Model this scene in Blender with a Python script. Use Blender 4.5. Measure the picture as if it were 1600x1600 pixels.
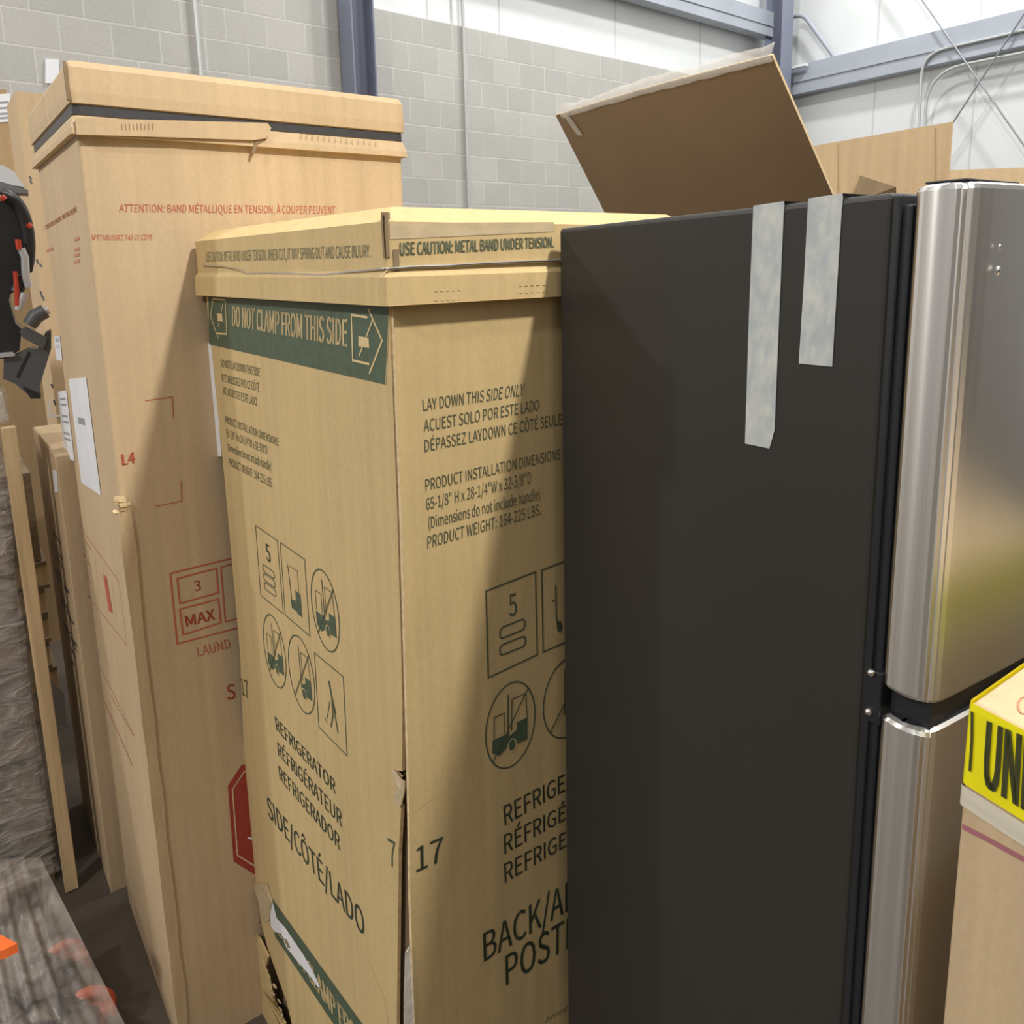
import bpy, bmesh, math, random
from mathutils import Vector, Matrix, noise
random.seed(7)
sc = bpy.context.scene
for o in list(bpy.data.objects): bpy.data.objects.remove(o)
COL = sc.collection

# ------------------------------------------------------------------ camera
FPX, CX, CY, TH, ROLL, HC = 1255.0, 800.0, 641.0, math.radians(10.45), 0.022, 1.79
FWD = Vector((0, math.cos(TH), -math.sin(TH)))
_r, _u = Vector((1, 0, 0)), Vector((0, math.sin(TH), math.cos(TH)))
RT = _r*math.cos(ROLL) - _u*math.sin(ROLL)
UP = _r*math.sin(ROLL) + _u*math.cos(ROLL)
EYE = Vector((0, 0, HC))
cd = bpy.data.cameras.new('camera'); cam = bpy.data.objects.new('camera', cd); COL.objects.link(cam)
m = Matrix((RT, UP, -FWD)).transposed().to_4x4(); m.translation = EYE
cam.matrix_world = m
cd.sensor_fit = 'HORIZONTAL'; cd.sensor_width = 36; cd.lens = 36*FPX/1600; cd.shift_y = (CY-800)/1600
cd.clip_start = 0.02
sc.camera = cam

# ------------------------------------------------------------------ world and lights
W = bpy.data.worlds.new('world'); sc.world = W; W.use_nodes = True
nt = W.node_tree; nt.nodes.clear()
out = nt.nodes.new('ShaderNodeOutputWorld'); bg = nt.nodes.new('ShaderNodeBackground')
tc = nt.nodes.new('ShaderNodeTexCoord'); sp = nt.nodes.new('ShaderNodeSeparateXYZ'); cr = nt.nodes.new('ShaderNodeValToRGB')
mp = nt.nodes.new('ShaderNodeMapRange'); mp.inputs[1].default_value = -1; mp.inputs[2].default_value = 1
nt.links.new(tc.outputs['Generated'], sp.inputs[0]); nt.links.new(sp.outputs[2], mp.inputs[0]); nt.links.new(mp.outputs[0], cr.inputs[0])
def wn(op, a, b):
    n = nt.nodes.new('ShaderNodeMath'); n.operation = op; n.use_clamp = op == 'MULTIPLY'
    for i, v in enumerate((a, b)):
        if isinstance(v, (int, float)): n.inputs[i].default_value = v
        else: nt.links.new(v, n.inputs[i])
    return n.outputs[0]
def wmap(v, a, b, c, d):
    n = nt.nodes.new('ShaderNodeMapRange'); n.interpolation_type = 'SMOOTHSTEP'
    for i, x in enumerate((a, b, c, d)): n.inputs[i+1].default_value = x
    nt.links.new(v, n.inputs[0]); return n.outputs[0]
lf = wn('MULTIPLY', wmap(sp.outputs[0], -0.55, -0.98, 0, 1), wmap(sp.outputs[2], -0.75, -0.25, 0, 1))   # bright patch added low on the left, for the steel door to reflect
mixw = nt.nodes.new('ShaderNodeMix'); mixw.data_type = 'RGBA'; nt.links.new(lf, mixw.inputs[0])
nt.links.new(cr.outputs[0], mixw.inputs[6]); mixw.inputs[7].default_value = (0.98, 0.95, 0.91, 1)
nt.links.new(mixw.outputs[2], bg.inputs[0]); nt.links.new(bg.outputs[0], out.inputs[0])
e = cr.color_ramp.elements
e[0].position = 0.35; e[0].color = (0.045, 0.038, 0.03, 1)
e[1].position = 0.50; e[1].color = (0.19, 0.165, 0.14, 1)
for p, c in ((0.60, (0.36, 0.33, 0.29, 1)), (0.68, (0.74, 0.73, 0.70, 1)), (1.0, (0.95, 0.95, 0.95, 1))):
    n = e.new(p); n.color = c
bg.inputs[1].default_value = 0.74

def area(name, loc, target, size, power, color=(1, 0.97, 0.91)):
    ld = bpy.data.lights.new(name, 'AREA'); ld.shape = 'DISK'; ld.size = size; ld.energy = power; ld.color = color
    o = bpy.data.objects.new(name, ld); COL.objects.link(o); o.location = loc
    o.rotation_euler = (Vector(target)-Vector(loc)).to_track_quat('-Z', 'Y').to_euler()
    return o
area('ceiling_lamp_key', (1.58, 0.30, 4.62), (0.0, 1.2, 0.8), 0.24, 158, (1, 0.965, 0.90))
area('ceiling_lamp_wall', (0.6, 5.0, 7.2), (-0.2, 6.6, 3.0), 0.4, 150, (1, 0.99, 0.97))
area('ceiling_lamp_corner', (3.4, 5.5, 7.4), (3.6, 8.4, 3.0), 0.4, 210, (1, 0.99, 0.97))
area('fill_light_front', (-2.9, -2.6, 5.2), (-0.4, 1.4, 1.0), 0.3, 130, (1, 0.975, 0.93))  # unseen fill light, added to lift the left-facing sides
area('ceiling_lamp_left', (-4.8, 1.466, 4.6), (-0.5, 1.4, 1.0), 0.28, 75, (1, 0.98, 0.95))
sc.view_settings.view_transform = 'Standard'; sc.view_settings.look = 'None'
sc.view_settings.gamma = 1; sc.view_settings.use_curve_mapping = False
sc.view_settings.exposure = -0.05

# ------------------------------------------------------------------ pixel <-> place helpers
def ray(px, py): return RT*((px-CX)/FPX) + UP*((CY-py)/FPX) + FWD
def at_depth(px, py, y):
    d = ray(px, py); return EYE + d*(y/d.y)
def at_height(px, py, z=0.0):
    d = ray(px, py); return EYE + d*((z-HC)/d.z)
def hdir(phi): return Vector((math.sin(math.radians(phi)), math.cos(math.radians(phi)), 0))
class Plane:
    """vertical plane through P along compass direction phi; normal faces the camera"""
    def __init__(s, P, phi, off=0.0):
        s.d = hdir(phi); n = Vector((s.d.y, -s.d.x, 0))
        if n.dot(EYE-P) < 0: n = -n
        s.n = n; s.P = P + n*off; s.phi = phi
    def __call__(s, px, py, off=0.0):
        d = ray(px, py); P = s.P + s.n*off; t = (P-EYE).dot(s.n)/d.dot(s.n); return EYE + d*t
    def shifted(s, off): return Plane(s.P, s.phi, off)
def vdown(p, z=0.0): return Vector((p.x, p.y, z))

# ------------------------------------------------------------------ materials
def srgb(r, g, b):
    f = lambda c: (c/255/12.92) if c/255 <= 0.04045 else ((c/255+0.055)/1.055)**2.4
    return (f(r), f(g), f(b), 1)
def mat(name, color, rough=0.6, metal=0.0, var=0.0, scale=(8, 8, 8), bump=0.0, bscale=None, spec=0.5, coat=0.0, trans=0.0, alpha=1.0, detail=4, color2=None, lo=0.35, hi=0.65, dist=0.01):
    M = bpy.data.materials.new(name); M.use_nodes = True; t = M.node_tree; b = t.nodes['Principled BSDF']
    b.inputs['Base Color'].default_value = color; b.inputs['Roughness'].default_value = rough; b.inputs['Metallic'].default_value = metal
    b.inputs['Specular IOR Level'].default_value = spec; b.inputs['Coat Weight'].default_value = coat
    b.inputs['Transmission Weight'].default_value = trans; b.inputs['Alpha'].default_value = alpha
    if var or color2 or bump:
        c = t.nodes.new('ShaderNodeTexCoord'); mpn = t.nodes.new('ShaderNodeMapping'); mpn.inputs['Scale'].default_value = scale
        nz = t.nodes.new('ShaderNodeTexNoise'); nz.inputs['Scale'].default_value = 1; nz.inputs['Detail'].default_value = detail
        t.links.new(c.outputs['Object'], mpn.inputs[0]); t.links.new(mpn.outputs[0], nz.inputs[0])
        if var or color2:
            r = t.nodes.new('ShaderNodeValToRGB')
            r.color_ramp.elements[0].position = lo; r.color_ramp.elements[1].position = hi
            r.color_ramp.elements[0].color = tuple(max(0, x*(1-var)) for x in color[:3])+(1,)
            r.color_ramp.elements[1].color = color2 if color2 else tuple(min(1, x*(1+var)) for x in color[:3])+(1,)
            if color2: r.color_ramp.elements[0].color = color
            t.links.new(nz.outputs[0], r.inputs[0]); t.links.new(r.outputs[0], b.inputs['Base Color'])
        if bump:
            src = nz
            if bscale:
                m2 = t.nodes.new('ShaderNodeMapping'); m2.inputs['Scale'].default_value = bscale
                src = t.nodes.new('ShaderNodeTexNoise'); src.inputs['Scale'].default_value = 1; src.inputs['Detail'].default_value = detail
                t.links.new(c.outputs['Object'], m2.inputs[0]); t.links.new(m2.outputs[0], src.inputs[0])
            bp = t.nodes.new('ShaderNodeBump'); bp.inputs['Strength'].default_value = bump; bp.inputs['Distance'].default_value = dist
            t.links.new(src.outputs[0], bp.inputs['Height']); t.links.new(bp.outputs[0], b.inputs['Normal'])
    return M
def cardboard(name, col, wav=0.25):
    """kraft board: fibre speckle, faint vertical flute lines, soft waviness"""
    M = bpy.data.materials.new(name); M.use_nodes = True; t = M.node_tree; b = t.nodes['Principled BSDF']
    b.inputs['Roughness'].default_value = 0.72; b.inputs['Specular IOR Level'].default_value = 0.25
    c = t.nodes.new('ShaderNodeTexCoord')
    def nz(scale, det):
        mp = t.nodes.new('ShaderNodeMapping'); mp.inputs['Scale'].default_value = scale
        n = t.nodes.new('ShaderNodeTexNoise'); n.inputs['Scale'].default_value = 1; n.inputs['Detail'].default_value = det
        t.links.new(c.outputs['Object'], mp.inputs[0]); t.links.new(mp.outputs[0], n.inputs[0]); return n
    a = nz((160, 160, 110), 3); f = nz((55, 55, 0.7), 1); w = nz((3.5, 3.5, 1.6), 3)
    def mth(op, x, y):
        n = t.nodes.new('ShaderNodeMath'); n.operation = op
        for i, v in enumerate((x, y)):
            if isinstance(v, (int, float)): n.inputs[i].default_value = v
            else: t.links.new(v, n.inputs[i])
        return n.outputs[0]
    s = mth('ADD', mth('MULTIPLY', a.outputs[0], 0.30), mth('MULTIPLY', f.outputs[0], 0.34))
    s = mth('ADD', s, mth('MULTIPLY', w.outputs[0], 0.5))
    r = t.nodes.new('ShaderNodeValToRGB')
    r.color_ramp.elements[0].position = 0.40; r.color_ramp.elements[1].position = 0.74
    r.color_ramp.elements[0].color = tuple(x*0.88 for x in col[:3])+(1,); r.color_ramp.elements[1].color = tuple(min(1, x*1.10) for x in col[:3])+(1,)
    t.links.new(s, r.inputs[0]); t.links.new(r.outputs[0], b.inputs['Base Color'])
    h = mth('ADD', mth('MULTIPLY', w.outputs[0], 1.0), mth('MULTIPLY', f.outputs[0], 0.05))
    bp = t.nodes.new('ShaderNodeBump'); bp.inputs['Strength'].default_value = wav; bp.inputs['Distance'].default_value = 0.05
    t.links.new(h, bp.inputs['Height']); t.links.new(bp.outputs[0], b.inputs['Normal'])
    return M

M = {}
M['card'] = cardboard('cardboard_tan', srgb(198, 173, 138))
M['card_y'] = cardboard('cardboard_golden', srgb(203, 177, 128))
M['card_dk'] = cardboard('cardboard_brown', srgb(178, 150, 112))
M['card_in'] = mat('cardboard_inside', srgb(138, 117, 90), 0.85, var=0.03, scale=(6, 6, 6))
M['card_edge'] = mat('cardboard_torn_edge', srgb(214, 190, 148), 0.9, var=0.15, scale=(90, 90, 90))
M['red_ink'] = mat('red_ink', srgb(186, 92, 72), 0.7, var=0.1, scale=(120, 120, 120))
M['red_dark'] = mat('red_ink_solid', srgb(158, 58, 46), 0.7, var=0.08, scale=(60, 60, 60))
M['red_faint'] = mat('red_ink_worn', srgb(190, 130, 98), 0.7)
M['green_ink'] = mat('green_ink', srgb(78, 92, 72), 0.65, var=0.1, scale=(60, 60, 60))
M['green_text'] = mat('green_black_ink', srgb(78, 86, 66), 0.7)
M['green_faded'] = mat('green_ink_faded', srgb(112, 115, 90), 0.7)
M['tan_ink'] = mat('unprinted_board', srgb(214, 190, 140), 0.7)
M['black_band'] = mat('black_strap', srgb(62, 62, 64), 0.42, var=0.1, scale=(40, 40, 40))
M['white_paper'] = mat('white_paper', srgb(236, 236, 240), 0.45, var=0.03, scale=(20, 20, 20), bump=0.2, dist=0.004)
M['grey_print'] = mat('grey_print', srgb(150, 152, 160), 0.6)
M['wire'] = mat('galvanised_wire', srgb(205, 205, 205), 0.28, 1.0)
M['black_paint'] = mat('charcoal_paint', srgb(54, 52, 49), 0.42, var=0.03, scale=(2, 2, 2), spec=0.27, bump=0.04, bscale=(300, 300, 300), dist=0.002)
M['black_trim'] = mat('black_trim', srgb(34, 36, 40), 0.35)
M['gasket'] = mat('gasket_rubber', srgb(30, 32, 38), 0.45)
M['chrome'] = mat('chrome_screw', srgb(225, 225, 225), 0.2, 1.0)
M['tape_mask'] = mat('clear_tape_mottled', srgb(176, 182, 184), 0.3, color2=srgb(204, 206, 199), scale=(70, 70, 38), detail=12, lo=0.36, hi=0.68, bump=0.3, dist=0.004)
M['tape_clear'] = mat('clear_packing_tape', srgb(238, 234, 226), 0.14, alpha=0.5, bump=0.5, scale=(40, 40, 40), dist=0.01)
M['tape_card'] = mat('clear_tape_on_board', srgb(200, 180, 146), 0.22, var=0.08, scale=(30, 30, 80))
M['yellow'] = mat('yellow_tape', srgb(244, 232, 24), 0.3, var=0.04, scale=(30, 30, 30), bump=0.15, dist=0.005)
M['black_ink'] = mat('black_ink', srgb(70, 72, 40), 0.45)
M['white_tape'] = mat('filament_tape', srgb(214, 206, 186), 0.4, var=0.08, scale=(5, 5, 160))
M['purple'] = mat('purple_print', srgb(164, 104, 112), 0.7)
M['steel_blue'] = mat('blue_grey_steel', srgb(128, 134, 152), 0.45, var=0.05, scale=(4, 4, 1))
M['steel_dark'] = mat('dark_blue_grey_steel', srgb(98, 102, 118), 0.5, var=0.05, scale=(4, 4, 1))
M['girt'] = mat('grey_girt_steel', srgb(172, 178, 188), 0.4, var=0.05, scale=(2, 2, 2))
M['conduit'] = mat('galvanised_conduit', srgb(196, 199, 198), 0.4, 0.3)
M['cable'] = mat('steel_cable', srgb(150, 152, 158), 0.45, 0.3)
M['wood'] = mat('pale_softwood', srgb(206, 178, 136), 0.75, var=0.16, scale=(60, 60, 2.5), bump=0.2, dist=0.004)
M['wood_dk'] = mat('weathered_pallet_wood', srgb(122, 104, 80), 0.8, var=0.2, scale=(9, 9, 50))
M['concrete'] = mat('concrete_floor', srgb(84, 75, 66), 0.55, var=0.15, scale=(1.5, 1.5, 1.5), detail=8)
M['black_plastic'] = mat('black_plastic', srgb(44, 43, 44), 0.38, var=0.1, scale=(20, 20, 20))
M['grey_plastic'] = mat('dark_grey_plastic', srgb(92, 92, 94), 0.45, var=0.08, scale=(14, 14, 14))
M['silver'] = mat('silver_plastic', srgb(214, 214, 218), 0.25, 0.4)
M['red_plastic'] = mat('red_plastic', srgb(205, 72, 52), 0.4)
M['orange'] = mat('orange_plastic', srgb(240, 112, 52), 0.4, var=0.05, scale=(9, 9, 9))
M['orange_dull'] = mat('orange_red_plastic', srgb(196, 86, 54), 0.45, var=0.1, scale=(20, 20, 20))
M['goods'] = mat('grey_brown_goods', srgb(172, 154, 138), 0.7, color2=srgb(140, 132, 132), scale=(5, 5, 9))
M['navy'] = mat('black_bag', srgb(40, 42, 52), 0.35, bump=0.8, scale=(14, 14, 14), dist=0.03)

def film_mat(name, alpha_lo, alpha_hi, col, scale, bmp=0.9):
    Mx = bpy.data.materials.new(name); Mx.use_nodes = True; t = Mx.node_tree; b = t.nodes['Principled BSDF']
    b.inputs['Base Color'].default_value = col; b.inputs['Roughness'].default_value = 0.16
    c = t.nodes.new('ShaderNodeTexCoord'); mp = t.nodes.new('ShaderNodeMapping'); mp.inputs['Scale'].default_value = scale
    n = t.nodes.new('ShaderNodeTexNoise'); n.inputs['Scale'].default_value = 1; n.inputs['Detail'].default_value = 6; n.inputs['Distortion'].default_value = 1.2
    mr = t.nodes.new('ShaderNodeMapRange'); mr.inputs[1].default_value = 0.35; mr.inputs[2].default_value = 0.7
    mr.inputs[3].default_value = alpha_lo; mr.inputs[4].default_value = alpha_hi
    bp = t.nodes.new('ShaderNodeBump'); bp.inputs['Strength'].default_value = bmp; bp.inputs['Distance'].default_value = 0.03
    t.links.new(c.outputs['Object'], mp.inputs[0]); t.links.new(mp.outputs[0], n.inputs[0]); t.links.new(n.outputs[0], mr.inputs[0])
    t.links.new(mr.outputs[0], b.inputs['Alpha']); t.links.new(n.outputs[0], bp.inputs['Height']); t.links.new(bp.outputs[0], b.inputs['Normal'])
    return Mx
M['film'] = film_mat('stretch_film', 0.12, 0.75, srgb(205, 198, 190), (9, 9, 22))
M['film_thin'] = film_mat('thin_stretch_film', 0.10, 0.42, srgb(232, 220, 208), (14, 14, 8), 0.25)

def steel_mat():
    Mx = bpy.data.materials.new('brushed_stainless'); Mx.use_nodes = True; t = Mx.node_tree; b = t.nodes['Principled BSDF']
    b.inputs['Metallic'].default_value = 1; b.inputs['Base Color'].default_value = srgb(212, 209, 204)
    tg = t.nodes.new('ShaderNodeTangent'); tg.direction_type = 'RADIAL'; tg.axis = 'Z'
    b.inputs['Anisotropic'].default_value = 0.82; b.inputs['Anisotropic Rotation'].default_value = 0.25
    t.links.new(tg.outputs[0], b.inputs['Tangent'])
    c = t.nodes.new('ShaderNodeTexCoord'); mp = t.nodes.new('ShaderNodeMapping'); mp.inputs['Scale'].default_value = (700, 700, 3)
    n = t.nodes.new('ShaderNodeTexNoise'); n.inputs['Scale'].default_value = 1; n.inputs['Detail'].default_value = 3
    mr = t.nodes.new('ShaderNodeMapRange'); mr.inputs[3].default_value = 0.28; mr.inputs[4].default_value = 0.42
    bp = t.nodes.new('ShaderNodeBump'); bp.inputs['Strength'].default_value = 0.06; bp.inputs['Distance'].default_value = 0.001
    t.links.new(c.outputs['Object'], mp.inputs[0]); t.links.new(mp.outputs[0], n.inputs[0]); t.links.new(n.outputs[0], mr.inputs[0])
    t.links.new(mr.outputs[0], b.inputs['Roughness']); t.links.new(n.outputs[0], bp.inputs['Height']); t.links.new(bp.outputs[0], b.inputs['Normal'])
    return Mx
M['steel'] = steel_mat()

# ------------------------------------------------------------------ mesh builder
BASE = {}
class MB:
    def __init__(s): s.v = []; s.f = []; s.mi = []; s.m = []; s.sm = []
    def slot(s, name):
        if name not in s.m: s.m.append(name)
        return s.m.index(name)
    def add(s, vs, fs, m, smooth=False):
        k = len(s.v); s.v += [Vector(v) for v in vs]; i = s.slot(m)
        for f in fs: s.f.append(tuple(k+a for a in f)); s.mi.append(i); s.sm.append(smooth)
    def quad(s, a, b, c, d, m): s.add([a, b, c, d], [(0, 1, 2, 3)], m)
    def slab(s, pts, n, th, m, medge=None):
        """polygon pts (front face) given thickness th behind it along -n"""
        k = len(pts); back = [p-n*th for p in pts]
        area_n = Vector((0, 0, 0))
        for i in range(k): area_n += pts[i].cross(pts[(i+1) % k])
        o = list(range(k)) if area_n.dot(n) > 0 else list(reversed(range(k)))
        s.add(pts+back, [tuple(o), tuple(k+i for i in reversed(o))], m)
        s.add(pts+back, [(o[i], k+o[i], k+o[(i+1) % k], o[(i+1) % k]) for i in range(k)], medge or m)
    def box(s, c, ax, ay, az, m):
        """box centred at c with half axis vectors"""
        vs = [c+ax*i+ay*j+az*k for k in (-1, 1) for j in (-1, 1) for i in (-1, 1)]
        s.add(vs, [(0, 2, 3, 1), (4, 5, 7, 6), (0, 1, 5, 4), (2, 6, 7, 3), (0, 4, 6, 2), (1, 3, 7, 5)], m)
    def bbox(s, c, ax, ay, az, m, bev=0.004, seg=2):
        bm = bmesh.new()
        vs = [bm.verts.new(c+ax*i+ay*j+az*k) for k in (-1, 1) for j in (-1, 1) for i in (-1, 1)]
        for f in [(0, 2, 3, 1), (4, 5, 7, 6), (0, 1, 5, 4), (2, 6, 7, 3), (0, 4, 6, 2), (1, 3, 7, 5)]: bm.faces.new([vs[i] for i in f])
        bmesh.ops.recalc_face_normals(bm, faces=bm.faces)
        bmesh.ops.bevel(bm, geom=list(bm.edges), offset=bev, segments=seg, affect='EDGES', profile=0.5)
        s.bm(bm, m)
    def bm(s, bm, m, smooth=False):
        bm.verts.index_update()
        s.add([v.co.copy() for v in bm.verts], [tuple(v.index for v in f.verts) for f in bm.faces], m, smooth); bm.free()
    def tube(s, pts, r, m, n=10, caps=True):
        pts = [Vector(p) for p in pts]; rings = []; ref = Vector((0.31, 0.17, 0.93)).normalized()
        for i, p in enumerate(pts):
            t = (pts[min(i+1, len(pts)-1)]-pts[max(i-1, 0)]).normalized()
            a = t.cross(ref)
            if a.length < 1e-4: a = t.orthogonal()
            a.normalize(); b = t.cross(a); rr = r[i] if isinstance(r, (list, tuple)) else r
            rings.append([p+(a*math.cos(2*math.pi*k/n)+b*math.sin(2*math.pi*k/n))*rr for k in range(n)])
        vs = [v for R in rings for v in R]; fs = []
        for i in range(len(pts)-1):
            for k in range(n): fs.append((i*n+k, i*n+(k+1) % n, (i+1)*n+(k+1) % n, (i+1)*n+k))
        s.add(vs, fs, m, True)
        if caps: s.add(rings[0]+rings[-1], [tuple(reversed(range(n))), tuple(range(n, 2*n))], m)
    def stroke(s, pts, w, n, m, closed=False):
        pts = [Vector(p) for p in pts]; k = len(pts); L = []; Rr = []
        for i in range(k):
            p = pts[i]
            a = pts[i-1] if (i > 0 or closed) else None; b = pts[(i+1) % k] if (i < k-1 or closed) else None
            d1 = (p-a).normalized() if a is not None else (b-p).normalized()
            d2 = (b-p).normalized() if b is not None else d1
            n1, n2 = n.cross(d1), n.cross(d2); mt = (n1+n2)
            mt = mt.normalized() if mt.length > 1e-6 else n1
            c = max(0.35, mt.dot(n1)); o = mt*(w/2/c)
            L.append(p+o); Rr.append(p-o)
        fs = []
        for i in range(k if closed else k-1):
            j = (i+1) % k; fs.append((k+i, k+j, j, i))
        s.add(L+Rr, fs, m)
    def poly(s, pts, m): s.add(pts, [tuple(range(len(pts)))], m)
    def build(s, name, parent=None, base=None):
        if base is None: base = BASE[parent.name] if parent else Vector((0, 0, 0))
        me = bpy.data.meshes.new(name); me.from_pydata([v-base for v in s.v], [], s.f)
        for nme in s.m: me.materials.append(M[nme])
        me.polygons.foreach_set('material_index', s.mi); me.polygons.foreach_set('use_smooth', s.sm); me.update()
        o = bpy.data.objects.new(name, me); COL.objects.link(o)
        BASE[o.name] = base
        if parent: o.parent = parent
        else: o.location = base
        return o

def thing(name, label, cat, base, group=None):
    o = bpy.data.objects.new(name, None); COL.objects.link(o); o.location = base; o.empty_display_size = 0.1
    BASE[o.name] = Vector(base); o['label'] = label; o['category'] = cat
    if group: o['group'] = group
    return o
def tag(o, label, cat, group=None):
    o['label'] = label; o['category'] = cat
    if group: o['group'] = group
    return o
def structure(o): o['kind'] = 'structure'; return o

# text ------------------------------------------------------------
_tx = {}
FONT = None
try:
    import os
    FONT = bpy.data.fonts.load(os.path.join(bpy.utils.system_resource('DATAFILES'), 'fonts', 'Noto Sans CJK Regular.woff2'))
except Exception: FONT = None
def text_mesh(t, bold=0.0):
    bold = 0.0
    if (t, bold) in _tx: return _tx[(t, bold)]
    c = bpy.data.curves.new('t', 'FONT'); c.body = t; c.size = 1
    if FONT: c.font = FONT
    c.resolution_u = 3; c.offset = bold
    o = bpy.data.objects.new('t', c); COL.objects.link(o)
    dg = bpy.context.evaluated_depsgraph_get(); me = bpy.data.meshes.new_from_object(o.evaluated_get(dg))
    vs = [v.co.copy() for v in me.vertices]; fs = [tuple(p.vertices) for p in me.polygons]
    bpy.data.objects.remove(o); bpy.data.curves.remove(c); bpy.data.meshes.remove(me)
    xs = [v.x for v in vs]; r = (vs, fs, min(xs), max(xs)); _tx[(t, bold)] = r; return r
CAP = max(v.y for v in text_mesh('H')[0])
def put_text(mb, plane, t, q, m, full=None, off=0.0007, bold=0.0):
    """q = pixel corners of the capital-height box: top-left, bottom-left, top-right, bottom-right"""
    tl, bl, tr, br = [plane(*p, off) for p in q]
    if bold:
        for k in (-1, 1): _put(mb, plane, t, (tl, bl, tr, br), m, full, k*bold)
    _put(mb, plane, t, (tl, bl, tr, br), m, full, 0)
def _put(mb, plane, t, Q, m, full, dx):
    tl, bl, tr, br = Q; bold = 0
    vs, fs, x0, x1 = text_mesh(t, bold)
    if full: vs, fs, _a, _b = text_mesh(full, bold)
    P = []
    for v in vs:
        a = (v.x+dx-x0)/(x1-x0); b = v.y/CAP
        P.append((bl*(1-a)+br*a)*(1-b) + (tl*(1-a)+tr*a)*b)
    if fs:
        f = fs[0]; nn = (P[f[1]]-P[f[0]]).cross(P[f[2]]-P[f[0]])
        if nn.dot(plane.n) < 0: fs = [tuple(reversed(f)) for f in fs]
    mb.add(P, fs, m)
def px_stroke(mb, plane, pts, w, m, closed=False, off=0.0007):
    mb.stroke([plane(*p, off) for p in pts], w, plane.n, m, closed)
def px_poly(mb, plane, pts, m, off=0.0007):
    P = [plane(*p, off) for p in pts]; a = Vector((0, 0, 0))
    for i in range(len(P)): a += P[i].cross(P[(i+1) % len(P)])
    mb.poly(P if a.dot(plane.n) > 0 else P[::-1], m)
def px_ellipse(c, u, v, n=40):
    return [(c[0]+u[0]*math.cos(a)+v[0]*math.sin(a), c[1]+u[1]*math.cos(a)+v[1]*math.sin(a)) for a in [2*math.pi*i/n for i in range(n)]]
def lerp2(a, b, t): return (a[0]+(b[0]-a[0])*t, a[1]+(b[1]-a[1])*t)
def inq(q, u, v):
    """point at (u right, v down) of pixel quad tl,tr,br,bl"""
    return lerp2(lerp2(q[0], q[1], u), lerp2(q[3], q[2], u), v)

# lofted carton shapes --------------------------------------------
def outline(P, dl, wl, dr, wr, off, r, seg=3):
    """footprint P, P+dr*wr, .., P+dl*wl grown by off, corners rounded by r"""
    c = [P, P+dr*wr, P+dr*wr+dl*wl, P+dl*wl]; k = 4; res = []
    cen = sum(c, Vector((0, 0, 0)))/4
    ln = []
    for i in range(k):
        a, b = c[i], c[(i+1) % k]; d = (b-a).normalized(); n = Vector((d.y, -d.x, 0))
        if n.dot(a-cen) < 0: n = -n
        ln.append((a+n*off, d, n))
    cs = []
    for i in range(k):
        (p, d, _), (q, e2, _) = ln[i-1], ln[i]
        den = d.x*e2.y-d.y*e2.x; t = ((q.x-p.x)*e2.y-(q.y-p.y)*e2.x)/den; cs.append(p+d*t)
    for i in range(k):
        a, b, cc = cs[i-1], cs[i], cs[(i+1) % k]
        p0 = b+(a-b).normalized()*r; p1 = b+(cc-b).normalized()*r
        for j in range(seg+1):
            t = j/seg; res.append(p0*(1-t)**2+b*2*t*(1-t)+p1*t*t)
    return res
def loft(mb, args, levels, m, bottom=True, top=True):
    """levels: (z, offset, corner radius[, material])"""
    rings = []
    for lv in levels: rings.append([Vector((p.x, p.y, lv[0])) for p in outline(*args, lv[1], lv[2])])
    n = len(rings[0])
    a = sum((rings[0][i].x*rings[0][(i+1) % n].y-rings[0][(i+1) % n].x*rings[0][i].y) for i in range(n))
    for j in range(len(rings)-1):
        mm = levels[j][3] if len(levels[j]) > 3 else m
        fs = [(i, (i+1) % n, n+(i+1) % n, n+i) for i in range(n)]
        if a < 0: fs = [tuple(reversed(f)) for f in fs]
        mb.add(rings[j]+rings[j+1], fs, mm)
    def cap(R, up):
        R = R if (a > 0) == up else R[::-1]; mb.poly(R, m)
    if bottom: cap(rings[0], False)
    if top: cap(rings[-1], True)

# ================================================================== STRUCTURE
WALL = Plane(at_depth(681, 200, 6.5), 50)
cor = WALL(1224, 60)
RW = Plane(cor, -34)
wd = WALL.d
ztop = sum(WALL(*q).z for q in ((575, 15), (725, 44), (800, 59), (900, 76), (1037, 103)))/5
course = 0.193

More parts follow.
